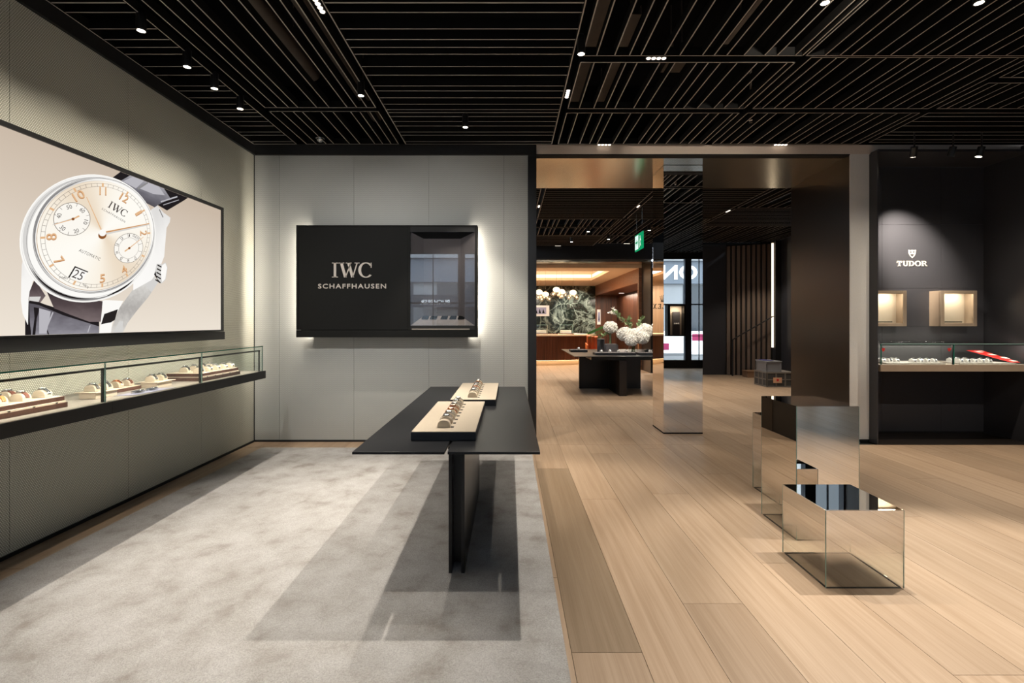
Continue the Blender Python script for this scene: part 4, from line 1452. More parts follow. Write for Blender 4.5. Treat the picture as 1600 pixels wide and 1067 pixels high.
MB().box(NX0, NX1, CY, ny0, NZ0 - 0.012, 1.447).build('niche_sill', M['blackm'], cb)
for k in range(5):
    u = [0.13, 0.30, 0.52, 0.70, 0.87][k]
    x = NX0 + 0.09 + u * (NX1 - NX0 - 0.18)
    y, z = ny0 + 0.07, 1.45 + 0.07 * (bk[2] - 1.45) / (ny1 - ny0) + 0.004
    m = MB()
    m.prism([(x - 0.045, -0.016), (x + 0.035, -0.016), (x + 0.042, 0.016), (x - 0.032, 0.016)], lambda q, v, d: (q, y + v, z + v * 1.0 + d), 0, 0.012)
    m.build('price_block', M['panelblk'], cb)
BX(NX0 + 0.002, NX1 - 0.002, CY + 0.004, CY + 0.010, 1.448, NZ1 - 0.022).build('niche_glass', glass_mat('niche_glass', (0.93, 0.94, 0.95), 3.6), cb)
BX(NX0 + 0.02, NX1 - 0.06, CY - 0.004, CY + 0.003, NZ0 - 0.010, NZ0 + 0.002).build('niche_lip', M['shelf'], cb)
serif('IWC', -2.138, -1.658, 2.0286, 2.2075, XZ(CY), 'lettering', M['letter'], cb, 0.006, 0.0)
sans('SCHAFFHAUSEN', (-2.306, -1.486, 1.895, 1.952), XZ(CY), 'lettering', M['letter'], cb, 0.004, 0.018, 1.22)
for x, sx in ((CX0 + 0.14, -1), (CX1 - 0.14, 1)):
    strip((x + sx * 0.02, 5.985, (CZ0 + CZ1) / 2), (sx, 0.35, 0), (0, 0, 1), 16, 0.03, 1.28, NEUTRAL)
    BX(min(x, x - sx * 0.02), max(x, x - sx * 0.02), 5.956, 6.02, CZ0 + 0.03, CZ1 - 0.03).build('led_carrier', M['blackm'], cb)
area(((NX0 + NX1) / 2, CY + 0.05, NZ1 - 0.03), ((NX0 + NX1) / 2, CY + 0.07, 1.4), 1.6, 0.6, 0.03, NEUTRAL)

# ================================================================ MIRRORED BOXES AND COLUMN


def mirror_box(name, x0, x1, y0, y1, z1, label, cat, group=None, base=0.012, top=True):
    t = empty(name, ((x0 + x1) / 2, (y0 + y1) / 2, 0), label, cat, group)
    g, th = 0.0022, 0.005
    mm = M['fading'] if top else M['mirror']
    if top:
        base = 0.004
        for a in [(x0 + 0.01, x1 - 0.01, y0 + 0.006, y0 + 0.016), (x0 + 0.01, x1 - 0.01, y1 - 0.016, y1 - 0.006), (x0 + 0.006, x0 + 0.016, y0 + 0.02, y1 - 0.02), (x1 - 0.016, x1 - 0.006, y0 + 0.02, y1 - 0.02)]:
            BX(*a, 0, base).build('base_strip', M['blackm'], t)
    else:
        BX(x0, x1, y0, y1, 0, base).build('plinth', M['blackm'], t)
        BX(x0 + th, x1 - th, y0 + th, y1 - th, base, z1 - th).build('core', M['mirrorcore'], t)
    mz = z1 - g if top else z1
    BX(x0 + g, x1 - g, y0, y0 + th - 0.0005, base, mz).build('mirror_panel', mm, t)
    BX(x0 + g, x1 - g, y1 - th + 0.0005, y1, base, mz).build('mirror_panel', mm, t)
    BX(x0, x0 + th - 0.0005, y0 + g, y1 - g, base, mz).build('mirror_panel', mm, t)
    BX(x1 - th + 0.0005, x1, y0 + g, y1 - g, base, mz).build('mirror_panel', mm, t)
    if top:
        BX(x0 + g, x1 - g, y0 + g, y1 - g, z1 - th + 0.0005, z1).build('mirror_top', M['mirror'], t)
        e = 0.0018
        for ex in (x0 + e, x1 - e):
            for ey in (y0 + e, y1 - e):
                BX(ex - e, ex + e, ey - e, ey + e, base, z1 - g).build('corner_edge', M['glassedgel'], t)
    return t


mirror_box('mirror_pedestal', 1.772, 2.213, 2.71, 3.14, 0.442, 'low mirrored cube pedestal on the wood floor, shortest of three', 'pedestal', 'mirrored pedestals')
mirror_box('mirror_pedestal', 1.96, 2.39, 3.303, 3.764, 0.919, 'tallest mirrored pedestal, standing behind the low cube', 'pedestal', 'mirrored pedestals')
mirror_box('mirror_pedestal', 2.20, 2.63, 3.94, 4.375, 0.678, 'mid-height mirrored pedestal, mostly hidden behind the tallest one', 'pedestal', 'mirrored pedestals')
mirror_box('mirror_column', 2.054, 2.574, 6.44, 6.93, 3.575, 'square mirror-clad column standing in the portal', 'column', None, 0.02, False)

# ================================================================ COUNTER IN THE RECESS
cx0 = 4.52
t = empty('glass_counter', (5.4, 6.2, 0.889), 'taupe wall counter with glass cover in the black recess', 'showcase')
for a, b in [(cx0, 5.435), (5.435, 6.37)]:
    BX(a + 0.001, b - 0.001, 5.89, 5.91, 0.889, 0.97).build('front_rail', M['taupe'], t)
BX(cx0, 6.37, 5.91, 6.50, 0.889, 0.955).build('counter_body', M['taupe'], t)
BX(cx0, 6.37, 5.9105, 6.50, 0.955, 0.97).build('counter_top', M['shelf'], t)
for a, b in [(4.545, 5.437), (5.437, 6.37)]:
    BX(a + 0.003, b - 0.003, 5.912, 5.918, 0.97, 1.219).build('glass_front', M['glass'], t)
    BX(a + 0.001, b - 0.001, 5.912, 6.49, 1.219, 1.227).build('glass_top', M['glass'], t)
BX(4.545, 6.37, 5.9095, 5.912, 1.219, 1.227).build('glass_edge', M['glassedgel'], t)
for x in (4.545, 5.437):
    BX(x - 0.003, x + 0.003, 5.910, 5.919, 0.97, 1.219).build('glass_edge', M['glassedge'], t)
BX(4.545, 6.37, 5.925, 5.935, 1.205, 1.2185).build('light_rail', M['blackm'], t)
BX(5.43, 5.444, 5.925, 5.935, 0.97, 1.205).build('rail_post', M['blackm'], t)
BX(4.548, 4.553, 5.925, 6.49, 0.97, 1.218).build('glass_end', M['glass'], t)


def grey_tray(x0, x1, label):
    t = empty('grey_tray', ((x0 + x1) / 2, 6.07, 0.9706), label, 'tray', 'grey trays in the recess counter')
    BX(x0, x1, 5.95, 6.22, 0.9706, 0.984).build('tray_plate', M['shelf'], t, bevel=0.001)
    BX(x0 + 0.01, x1 - 0.01, 5.96, 6.21, 0.984, 0.987).build('tray_pad', M['greyc'], t)


grey_tray(4.64, 5.37, 'thin grey tray in the recess counter, at the plaster pier end')
grey_tray(5.54, 6.24, 'thin grey tray in the recess counter, beyond the glass joint')
K = 0
for gx, n, wh in [(4.60, 3, 'cluster by the plaster pier'), (4.93, 4, 'cluster below the crest lettering')]:
    for k in range(n):
        show(gx + 0.1 + k * 0.085 - (0.03 if n == 3 else 0), 6.03 + (0.03 if n == 3 else 0), 0.987, ['steel', 'bluish'][k % 2], PI / 2, ORD[k] + ' in the ' + wh, 'recess counter', True)
for k in range(3):
    show(4.69 + k * 0.085, 6.15, 0.987, 'bluish', PI / 2, ORD[k] + ' of the wall row by the plaster pier', 'recess counter', True)
for k in range(5):
    show(5.60 + k * 0.088, 6.02, 0.987, 'steel' if k % 2 else 'bluish', PI / 2, ORD[k] + ' in the front row beyond the glass joint', 'recess counter', True)
for k in range(3):
    show(5.60 + k * 0.088, 6.14, 0.987, 'bluish', PI / 2, ORD[k] + ' of the wall row beyond the glass joint', 'recess counter', True)
rl = empty('leaflet', (6.08, 6.15, 0.99), 'red and white printed leaflet propped beside the watches in the counter', 'leaflet')
lfm = lambda u, v, d: (u, 5.99 + v * 0.34, 0.989 + v * 0.13 + d)
MB().prism([(5.98, 1), (6.02 + .20, 0), (6.36 - .03, 0), (6.18, 1)], lfm, 0, 0.003).build('sheet', M['red'], rl)
for k, (a, b, c, d_) in enumerate([(6.05, .80, .06, .12), (6.14, .58, .07, .10), (6.22, .30, .06, .12), (6.24, .08, .06, .08), (6.12, .9, .04, .06)]):
    MB().prism([(a, b + d_), (a + 0.03, b), (a + c + 0.03, b), (a + c, b + d_)], lfm, 0.0032, 0.0045).build('printed_patch', M['whitep'], rl)
SHIELD = [(-1, 1), (-.55, .86), (0, 1), (.55, .86), (1, 1), (.92, 0), (.6, -.62), (0, -1.15), (-.6, -.62), (-.92, 0)]
for x, w in [(4.578, 'at the pier end'), (5.385, 'before the glass joint')]:
    s = MB().prism([(x + u * .02, 1.152 + v * .022) for u, v in SHIELD], lambda u, v, d: (u, 5.9195 + d, v), 0, 0.0015).build('shield_sticker', M['red'])
    tag(s, 'small red shield sticker inside the counter glass, ' + w, 'sticker', 'red shield stickers')


def wall_case(x0, x1, label):
    z0, z1, yf, yb = 1.436, 1.902, 6.326, 6.50
    t = empty('wall_case', ((x0 + x1) / 2, 6.41, z0), label, 'display case', 'taupe wall cases in the recess')
    f = 0.05
    BX(x0, x0 + 0.012, yf + 0.03, yb, z0, z1).build('case_side', M['taupe'], t)
    BX(x1 - 0.012, x1, yf + 0.03, yb, z0, z1).build('case_side', M['taupe'], t)
    BX(x0 + 0.012, x1 - 0.012, yf + 0.03, yb, z0, z0 + 0.012).build('case_floor', M['taupe'], t)
    BX(x0 + 0.012, x1 - 0.012, yf + 0.03, yb, z1 - 0.012, z1).build('case_roof', M['taupe'], t)
    BX(x0 + 0.012, x1 - 0.012, yb - 0.012, yb, z0 + 0.012, z1 - 0.012).build('case_back', M['cream'], t)
    for a in [(x0, x0 + f, z0, z1), (x1 - f, x1, z0, z1), (x0 + f, x1 - f, z0, z0 + f * .8), (x0 + f, x1 - f, z1 - f * .8, z1)]:
        BX(a[0], a[1], yf, yf + 0.026, a[2], a[3]).build('door_frame', M['taupef'], t, bevel=0.004)
    BX(x0 + f, x1 - f, yf + 0.010, yf + 0.015, z0 + f * .8, z1 - f * .8).build('door_glass', M['glass'], t)
    BX(x0 + 0.07, x1 - 0.15, yf + 0.05, yf + 0.13, z0 + 0.05, z0 + 0.062).build('inner_shelf', M['black'], t)
    MB().tube([(x0 + f + 0.02, yf + 0.06, z0 + 0.04), (x0 + f + 0.02, yf + 0.06, z1 - 0.05)], 0.006, 6).build('hinge_rod', M['steel'], t)
    for q in (0.35, 0.65):
        MB().lathe([(0.014, z1 - 0.014), (0.014, z1 - 0.0125)], (x0 + q * (x1 - x0), yf + 0.09, 0), 12).build('puck_light', M['caselit'], t)
    area(((x0 + x1) / 2, yf + 0.075, z1 - 0.02), ((x0 + x1) / 2, yf + 0.09, z0), 2.2, 0.3, 0.06, WARM)


wall_case(4.723, 5.20, 'taupe framed wall case with lit cream interior, partly behind the recess edge')
wall_case(5.643, 6.12, 'taupe framed wall case with lit cream interior, fully in view beside the recess corner')
sg = empty('wall_sign', (5.41, 6.49, 2.24), 'cream shield emblem and lettering on the black recess wall', 'sign')
serif('TUDOR', 5.204, 5.615, 2.240, 2.311, XZ(6.4995), 'lettering', M['letterw'], sg, 0.006, 0.07)
scx, scz, sw, sh = 5.4105, 2.408, 0.049, 0.052
shp = [(scx + u * sw, scz + v * sh) for u, v in SHIELD]
inn = [(scx + u * sw * .72, scz + v * sh * .70 - .002) for u, v in SHIELD]
m = MB()
for i in range(len(shp)):
    j = (i + 1) % len(shp)
    m.prism([shp[i], shp[j], inn[j], inn[i]], XZ(6.4995), 0, -0.006)
m.prism(rc(scx - .04, scz - .006, scx + .04, scz + .012), XZ(6.4995), 0, -0.0055)
m.prism(rc(scx - .007, scz, scx + .007, scz + .044), XZ(6.4995), 0, -0.0055)
m.build('shield_emblem', M['letterw'], sg)

# ================================================================ SECOND ROOM
# end wall, beam and ribbed stair wall
struct(BX(4.15, 6.09, 13.6, 13.8, 0, 3.66).build('wall_second_room_end', M['nichewall']))
struct(BX(-1.4, 4.15, 14.0, 14.12, 3.30, ZC + 0.1).build('trim_7', M['blackm']))
struct(BX(-1.4, 4.15, 14.12, 14.95, 3.24, 3.30).build('wall_salon_soffit', M['bronze']))
struct(BX(4.09, 4.15, 14.0, 14.95, 0, 3.24).build('wall_salon_jamb', M['darkbronze']))
rw = struct(MB().prism([(6.09, 13.62), (7.25, 13.12), (7.25, 13.8), (6.09, 13.8)], lambda u, v, d: (u, v, d), 0, 3.66).build('wall_stair', M['blackm']))
for k in range(9):
    x = 6.11 + k * 0.115
    y = 13.61 - (x - 6.09) * 0.431
    MB().prism([(x, y - 0.001), (x + 0.068, y - 0.03), (x + 0.06, y - 0.085), (x - 0.008, y - 0.056)], lambda u, v, d: (u, v, d), 0.0, 3.60).build('rib', M['fluted'], rw)
t = empty('light_strip', (7.07, 13.0, 0.79), 'tall glowing light strip beside the ribbed stair wall', 'light')
BX(7.035, 7.115, 12.995, 13.015, 0.78, 3.63).build('channel', M['black'], t)
BX(7.045, 7.095, 12.988, 12.994, 0.80, 3.60).build('diffuser', M['led'], t)
struct(BX(7.10, 8.3, 12.9, 13.05, 0, 3.66).build('wall_stair_end', M['blackm']))
t = empty('stair_step', (6.8, 13.1, 0), 'oak bottom step of the stair behind the grey crates', 'step')
BX(6.34, 7.03, 12.86, 13.16, 0, 0.15).build('riser', M['stair_wood'], t)
BX(6.32, 7.03, 12.84, 13.16, 0.15, 0.18).build('tread', M['stair_wood'], t)
t = empty('handrail', (6.14, 13.3, 0), 'thin black handrail rising along the ribbed stair wall', 'handrail')
MB().tube([(6.14, 13.3, 0), (6.14, 13.3, 1.0)], 0.022, 8).build('newel_post', M['black'], t)
MB().tube([(6.14, 13.3, 1.0), (7.06, 12.93, 1.64)], 0.016, 8).build('rail', M['black'], t)


def crate(x0, x1, y0, y1, z0, z1, mat, label, ribs=3, lid=False):
    t = empty('crate', ((x0 + x1) / 2, (y0 + y1) / 2, z0), label, 'crate', 'grey crates by the stair')
    BX(x0 + 0.012, x1 - 0.012, y0 + 0.012, y1 - 0.012, z0, z1 - 0.02).build('crate_shell', M['crategap'] if ribs > 2 else mat, t)
    BX(x0, x1, y0, y1, z1 - 0.035, z1).build('rim', mat, t, bevel=0.004)
    BX(x0, x1, y0, y1, z0, z0 + 0.03).build('base_rim', mat, t, bevel=0.004)
    zm = (z0 + z1) / 2
    if ribs > 2:
        BX(x0 + 0.002, x1 - 0.002, y0 + 0.002, y1 - 0.002, zm - 0.012, zm + 0.012).build('mid_rib', mat, t)
    for k in range(ribs + 1):
        yy = y0 + k * (y1 - y0 - 0.03) / ribs
        BX(x0, x0 + 0.014, yy, yy + 0.03, z0 + 0.03, z1 - 0.035).build('rib', mat, t)
        xx = x0 + k * (x1 - x0 - 0.03) / ribs
        BX(xx, xx + 0.03, y0, y0 + 0.014, z0 + 0.03, z1 - 0.035).build('rib', mat, t)
    if lid:
        BX(x0 - 0.012, x1 + 0.012, y0 - 0.012, y1 + 0.012, z1, z1 + 0.02).build('lid', mat, t, bevel=0.004)
    return t


c1 = crate(5.85, 6.50, 11.0, 11.56, 0, 0.345, M['crate2'], 'larger grey folding crate on the wood floor with a kraft label', 3)
BX(6.00, 6.19, 10.985, 10.999, 0.10, 0.22).build('kraft_label', M['paper'], c1)
BX(6.07, 6.12, 10.983, 10.985, 0.14, 0.19).build('label_print', M['red'], c1)
c2 = crate(5.86, 6.20, 11.02, 11.5, 0.346, 0.57, M['crate'], 'smaller grey lidded crate stacked on the larger crate', 1, True)
cl = MB()
cl.prism([(5.87, 11.2), (5.98, 11.05), (6.08, 11.12), (6.02, 11.4), (5.9, 11.45)], lambda u, v, d: (u, v, 0.5905 + d), 0, 0.012)
tag(cl.build('folded_cloth', M['indigo'], bevel=0.004), 'indigo folded cloth lying on the upper crate lid', 'cloth')

# exit sign
t = empty('exit_sign', (2.25, 8.38, 2.73), 'green and white illuminated exit sign hanging on wires in the second room', 'sign')
BX(2.240, 2.258, 8.13, 8.63, 2.735, 3.02).build('sign_body', M['exitg'], t)
BX(2.237, 2.2395, 8.40, 8.61, 2.76, 3.0).build('sign_panel', M['exitw'], t)
m = MB()
yz = lambda u, v, d: (2.2365 + d, u, v)
m.prism(disc(8.28, 2.955, .018, 10), yz, 0, -.001)
m.prism(dg(8.29, 2.86, 8.27, 2.935, .04), yz, 0, -.001)
m.prism(dg(8.32, 2.77, 8.28, 2.87, .022), yz, 0, -.001)
m.prism(dg(8.24, 2.79, 8.29, 2.87, .022), yz, 0, -.001)
m.prism(dg(8.22, 2.88, 8.27, 2.92, .02), yz, 0, -.001)
m.build('running_figure', M['exitw'], t)
m = MB()
m.prism(rc(8.50, 2.865, 8.58, 2.895), yz, 0, -.001)
m.prism([(8.50, 2.82), (8.50, 2.94), (8.43, 2.88)], yz, 0, -.001)
m.build('arrow', M['exitg'], t)
for y in (8.2, 8.56):
    MB().tube([(2.25, y, 3.02), (2.25, y, ZC)], 0.0025, 5).build('wire', M['chrome'], t)
BX(2.243, 2.257, 8.13, 8.63, 3.02, 3.035).build('top_rail', M['chrome'], t)

# table with flowers
t = empty('display_table', (2.3, 10.8, 0), 'dark bronze display table with flowers in the second room', 'table')
BX(1.30, 3.60, 9.62, 12.16, 0.785, 0.80).build('table_top', M['tabletop'], t, bevel=0.002)
BX(1.66, 3.60, 9.80, 12.0, 0.715, 0.785).build('apron', M['tableleg'], t)
BX(1.56, 2.93, 10.8, 10.9, 0, 0.715).build('leg_panel', M['tableleg'], t)
BX(2.206, 2.347, 9.69, 10.8, 0, 0.715).build('leg_panel', M['darkbronze'], t)


def black_tray(x0, x1, y0, y1, label, xs):
    t = empty('flat_tray', ((x0 + x1) / 2, (y0 + y1) / 2, 0.80), label, 'tray', 'black trays on the flower table')
    BX(x0, x1, y0, y1, 0.80, 0.845).build('tray_body', M['trayblk'], t, bevel=0.002)
    BX(x0 + 0.008, x1 - 0.008, y0 + 0.008, y1 - 0.008, 0.845, 0.848).build('tray_pad', M['stone'], t)
    for k, x in enumerate(xs):
        show(x, (y0 + y1) / 2, 0.848, 'steel', PI / 2, (ORD[k] + ' on the long front tray of the flower table' if len(xs) > 1 else 'alone on the ' + ('small salon-side tray' if x < 1.8 else 'tray beside the mirror column')), 'flower table', True)


black_tray(1.40, 1.78, 11.0, 11.35, 'small black tray at the salon corner of the flower table', [1.6])
black_tray(1.78, 2.62, 10.0, 10.32, 'long black tray along the front of the flower table', [1.93, 2.11, 2.29, 2.46])
black_tray(2.68, 3.25, 10.0, 10.3, 'black tray partly behind the mirror column', [2.95])
t = empty('stone_block', (2.26, 10.75, 0.8), 'rough grey stone block under the single tall bloom', 'block')
BX(2.13, 2.39, 10.62, 10.88, 0.80, 0.985).build('block_body', M['stone'], t, bevel=0.006)
BX(2.15, 2.37, 10.64, 10.86, 0.985, 1.0).build('block_cap', M['stone'], t, bevel=0.003)
t = empty('dark_canister', (2.08, 11.0, 0.8), 'dark grey cylinder canister behind the stone block', 'canister')
MB().lathe([(0.085, 0.80), (0.085, 1.08)], (2.08, 11.0, 0), 24).build('canister_body', M['stone'], t, smooth=40)
MB().lathe([(0.09, 1.08), (0.09, 1.10), (0.06, 1.105)], (2.08, 11.0, 0), 24).build('lid', M['stone'], t, smooth=40)
t = empty('round_jar', (3.02, 10.62, 0.8), 'small black round jar beside the glass vase', 'jar')
MB().lathe([(0.03, 0.80), (0.055, 0.82), (0.055, 0.87), (0.03, 0.885)], (3.02, 10.62, 0), 16).build('jar_body', M['black'], t, smooth=40)
MB().lathe([(0.032, 0.885), (0.032, 0.895), (0.01, 0.90)], (3.02, 10.62, 0), 16).build('lid', M['black'], t, smooth=40)


def bloom(c, r, parent, n=150, name='flower_head'):
    m = MB()
    rnd = random.Random(int(c[0] * 991 + c[2] * 77))
    m.ball(c, r * 0.74, 12, 7, 0.85)
    m.mi = [1] * len(m.f)
    for i in range(n):
        z = 1 - 2 * (i + 0.5) / n
        a = i * 2.39996
        q = math.sqrt(max(0, 1 - z * z))
        d = Vector((q * math.cos(a), q * math.sin(a), z * 0.85))
        p = Vector(c) + d * r * rnd.uniform(0.88, 1.05)
        s = d.normalized()
        u = s.cross(Vector((rnd.uniform(-1, 1), rnd.uniform(-1, 1), 1))).normalized()
        v = s.cross(u)
        w = r * 0.25
        for k in range(4):
            th = k * PI / 2 + rnd.uniform(0, 1.5)
            e = (u * math.cos(th) + v * math.sin(th))
            f = (u * math.cos(th + .8) + v * math.sin(th + .8))
            g = (u * math.cos(th - .8) + v * math.sin(th - .8))
            b = len(m.v)
            m.v += [tuple(p), tuple(p + g * w * .62 + s * w * .45), tuple(p + e * w + s * w * .25), tuple(p + f * w * .62 - s * w * .1)]
            m.face((b, b + 1, b + 2, b + 3))
    return m.build(name, [M['flower'], M['bloomcore']], parent, recalc=False)


def spray(path, parent, n, ls, mat, stem=M['stemg'], seed=3):
    rnd = random.Random(seed)
    s = MB().tube(path, 0.004, 5).build('stem', stem, parent)
    m = MB()
    P = [Vector(p) for p in path]
    for i in range(n):
        f = (0.35 + 0.65 * i / n) * (len(P) - 1)
        k = min(int(f), len(P) - 2)
        p = P[k].lerp(P[k + 1], f - k)
        d = Vector((rnd.uniform(-1, 1), rnd.uniform(-1, 1), rnd.uniform(-.3, 1))).normalized()
        u = d.cross(Vector((rnd.uniform(-1, 1), rnd.uniform(-1, 1), .3))).normalized()
        b = len(m.v)
        L = ls * rnd.uniform(.7, 1.2)
        m.v += [tuple(p), tuple(p + d * L * .5 + u * L * .25), tuple(p + d * L), tuple(p + d * L * .5 - u * L * .25)]
        m.face((b, b + 1, b + 2, b + 3))
    m.build('foliage', mat, parent, recalc=False)


# tall single bloom in a slim vase on the block
t = empty('slim_vase', (2.24, 10.75, 1.0), 'slim glass vase with one white bloom and green leaves on the stone block', 'vase')
MB().lathe([(0.035, 1.0), (0.035, 1.20), (0.031, 1.20), (0.031, 1.01)], (2.24, 10.75, 0), 16).build('vase_glass', M['glass'], t, smooth=40)
MB().tube([(2.24, 10.75, 1.01), (2.24, 10.75, 1.28)], 0.018, 6).build('stem', M['sage'], t)
bloom((2.24, 10.72, 1.37), 0.145, t)
spray([(2.24, 10.75, 1.25), (2.15, 10.7, 1.22), (1.98, 10.65, 1.12)], t, 26, 0.09, M['sage'], seed=5)
m = MB()
for k in range(9):
    a0 = Vector((2.16, 10.8, 1.36)).lerp(Vector((1.80, 10.75, 1.20)), k / 9)
    for sgn in (-1, 1):
        d = Vector((-0.13, 0, 0.085 * sgn - 0.055))
        b = len(m.v)
        m.v += [tuple(a0), tuple(a0 + d * .6 + Vector((0.028, 0, 0.014))), tuple(a0 + d), tuple(a0 + d * .6 + Vector((-0.02, 0, -0.022)))]
        m.face((b, b + 1, b + 2, b + 3))
m.build('large_leaf', M['leaf'], t, recalc=False)
# bouquet in the wide glass vase
t = empty('wide_vase', (2.72, 10.62, 0.8), 'wide glass vase with a cluster of white hydrangeas and branches', 'vase')
MB().lathe([(0.075, 0.80), (0.10, 0.84), (0.10, 1.02), (0.095, 1.02), (0.095, 0.85), (0.07, 0.82)], (2.72, 10.62, 0), 20).build('vase_glass', M['glass'], t, smooth=40)
for k in range(5):
    a = k * 1.3
    MB().tube([(2.72 + .04 * math.cos(a), 10.62 + .04 * math.sin(a), 0.83), (2.72 + .07 * math.cos(a + 2), 10.62 + .07 * math.sin(a + 2), 1.12)], 0.009, 6).build('stem', M['stemg'], t)
for c, r in [((2.52, 10.55, 1.22), .165), ((2.74, 10.50, 1.20), .165), ((2.96, 10.60, 1.29), .175), ((2.63, 10.42, 1.10), .14), ((2.86, 10.45, 1.15), .15)]:
    bloom(c, r, t, 180)
spray([(2.70, 10.62, 1.1), (2.62, 10.6, 1.4), (2.40, 10.6, 1.62), (2.24, 10.6, 1.72)], t, 60, 0.085, M['sage'], seed=11)
spray([(2.42, 10.6, 1.58), (2.28, 10.6, 1.66), (2.18, 10.58, 1.70)], t, 26, 0.075, M['flower'], seed=21)
spray([(2.33, 10.6, 1.66), (2.28, 10.6, 1.74), (2.26, 10.58, 1.78)], t, 16, 0.07, M['flower'], seed=24)
spray([(2.72, 10.62, 1.1), (2.66, 10.6, 1.40), (2.62, 10.6, 1.58)], t, 60, 0.08, M['sage'], seed=31)
spray([(2.74, 10.62, 1.2), (2.84, 10.6, 1.42), (2.94, 10.6, 1.6)], t, 44, 0.085, M['sage'], seed=41)
spray([(2.90, 10.62, 1.2), (3.06, 10.6, 1.36), (3.18, 10.6, 1.44)], t, 14, 0.06, M['flower'], seed=51)

# ================================================================ SALON BEHIND
SZC, SYB = 3.15, 22.5
struct(BX(0.9, 4.0, SYB, SYB + 0.2, 0, SZC).build('wall_salon_marble', M['marble']))
struct(BX(-4.2, 0.9, SYB - 0.02, SYB + 0.2, 0, SZC).build('wall_salon_pale', M['pale_wood']))
struct(BX(-4.3, -4.1, 14.1, SYB, 0, SZC).build('wall_salon_far_side', M['pale_wood']))
struct(BX(-4.2, -1.4, 14.1, 14.3, 0, SZC).build('wall_salon_front', M['pale_wood']))
rx1 = 3.3
cs = struct(BX(-4.2, 4.2, 14.95, 15.9, SZC, SZC + 0.1).build('ceiling_salon', M['ceilcream']))
BX(-4.2, 5.6, 19.5, SYB + 0.1, SZC, SZC + 0.1).build('ceiling_strip', M['ceilcream'], cs)
BX(rx1, 5.6, 15.9, 19.5, SZC, SZC + 0.1).build('ceiling_strip', M['ceilcream'], cs)
BX(-4.2, -1.2, 15.9, 19.5, SZC, SZC + 0.1).build('ceiling_strip', M['ceilcream'], cs)
BX(-1.3, rx1 + 0.1, 15.8, 19.6, SZC + 0.38, SZC + 0.45).build('cove_top', M['ceilcream'], cs)
BX(-1.3, rx1 + 0.1, 19.58, 19.6, SZC + 0.1, SZC + 0.38).build('cove_side', M['ceilcream'], cs)
BX(rx1 + 0.08, rx1 + 0.1, 15.8, 19.58, SZC + 0.1, SZC + 0.38).build('cove_side', M['ceilcream'], cs)
BX(-1.2, rx1, 19.54, 19.57, SZC + 0.10, SZC + 0.24).build('cove_light', M['cove'], cs)
BX(rx1 + 0.04, rx1 + 0.07, 15.9, 19.54, SZC + 0.10, SZC + 0.24).build('cove_light', M['cove'], cs)
# walnut side wall with an alcove
struct(BX(4.0, 4.12, 15.1, SYB, 2.70, SZC).build('wall_salon_beam', M['walnut_x']))
struct(BX(4.0, 5.2, 14.95, 15.1, 0, SZC).build('wall_salon_post', M['walnut_x']))
al = struct(BX(5.02, 5.2, 15.1, SYB, 0, 2.75).build('wall_salon_alcove', M['blackm']))
for k in range(12):
    y0 = 15.1 + k * (SYB - 15.1) / 12
    BX(5.0, 5.02, y0 + 0.006, y0 + (SYB - 15.1) / 12 - 0.006, 0, 2.75).build('wall_panel', M['walnut'], al)
BX(4.12, 5.0, 15.1, SYB, 2.70, 2.75).build('alcove_ceiling', M['walnut'], al)
bw = struct(BX(4.0, 5.2, SYB + 0.02, SYB + 0.2, 0, SZC).build('wall_salon_alcove_end', M['blackm']))
for k in range(4):
    BX(4.005 + k * 0.25, 4.245 + k * 0.25, SYB, SYB + 0.02, 0, 2.70).build('wall_panel', M['walnut'], bw)
t = empty('linear_downlight', (4.75, 20.5, 2.69), 'small bright downlight in the walnut alcove ceiling', 'ceiling light')
BX(4.62, 4.88, 20.4, 20.6, 2.693, 2.70).build('housing', M['walnut'], t)
BX(4.65, 4.85, 20.44, 20.56, 2.690, 2.693).build('cell', M['cell_on'], t)

sg = empty('wall_sign', (3.06, SYB - 0.01, 2.1), 'bronze crown emblem and lettering on the green marble wall', 'sign')
serif('ROLEX', 2.68, 3.45, 2.09, 2.30, XZ(SYB - 0.002), 'lettering', M['letterd'], sg, 0.02, 0.12)


def crown(cx, z0, s, name, parent, fn):
    m = MB()
    m.prism([(cx - .42 * s, z0), (cx + .42 * s, z0), (cx + .38 * s, z0 + .14 * s), (cx - .38 * s, z0 + .14 * s)], fn, 0, -0.02)
    for k in range(5):
        u = (k - 2) * .26 * s
        h = (.85, .95, 1.02, .95, .85)[k] * s
        m.prism([(cx + u * .6 - .06 * s, z0 + .14 * s), (cx + u * .6 + .06 * s, z0 + .14 * s), (cx + u + .015 * s, z0 + h), (cx + u - .015 * s, z0 + h)], fn, 0, -0.02)
        m.prism(disc(cx + u, z0 + h, .06 * s, 10), fn, 0, -0.02)
    return m.build(name, M['letterd'], parent)


crown(3.06, 2.36, 0.26, 'crown_emblem', sg, XZ(SYB - 0.002))
sg = empty('wall_sign', (-3.0, SYB - 0.03, 2.1), 'bronze crown emblem and lettering on the pale wood wall', 'sign')
serif('ROLEX', -3.65, -2.55, 2.09, 2.31, XZ(SYB - 0.022), 'lettering', M['letterd'], sg, 0.02, 0.16)
crown(-3.05, 2.40, 0.30, 'crown_emblem', sg, XZ(SYB - 0.022))

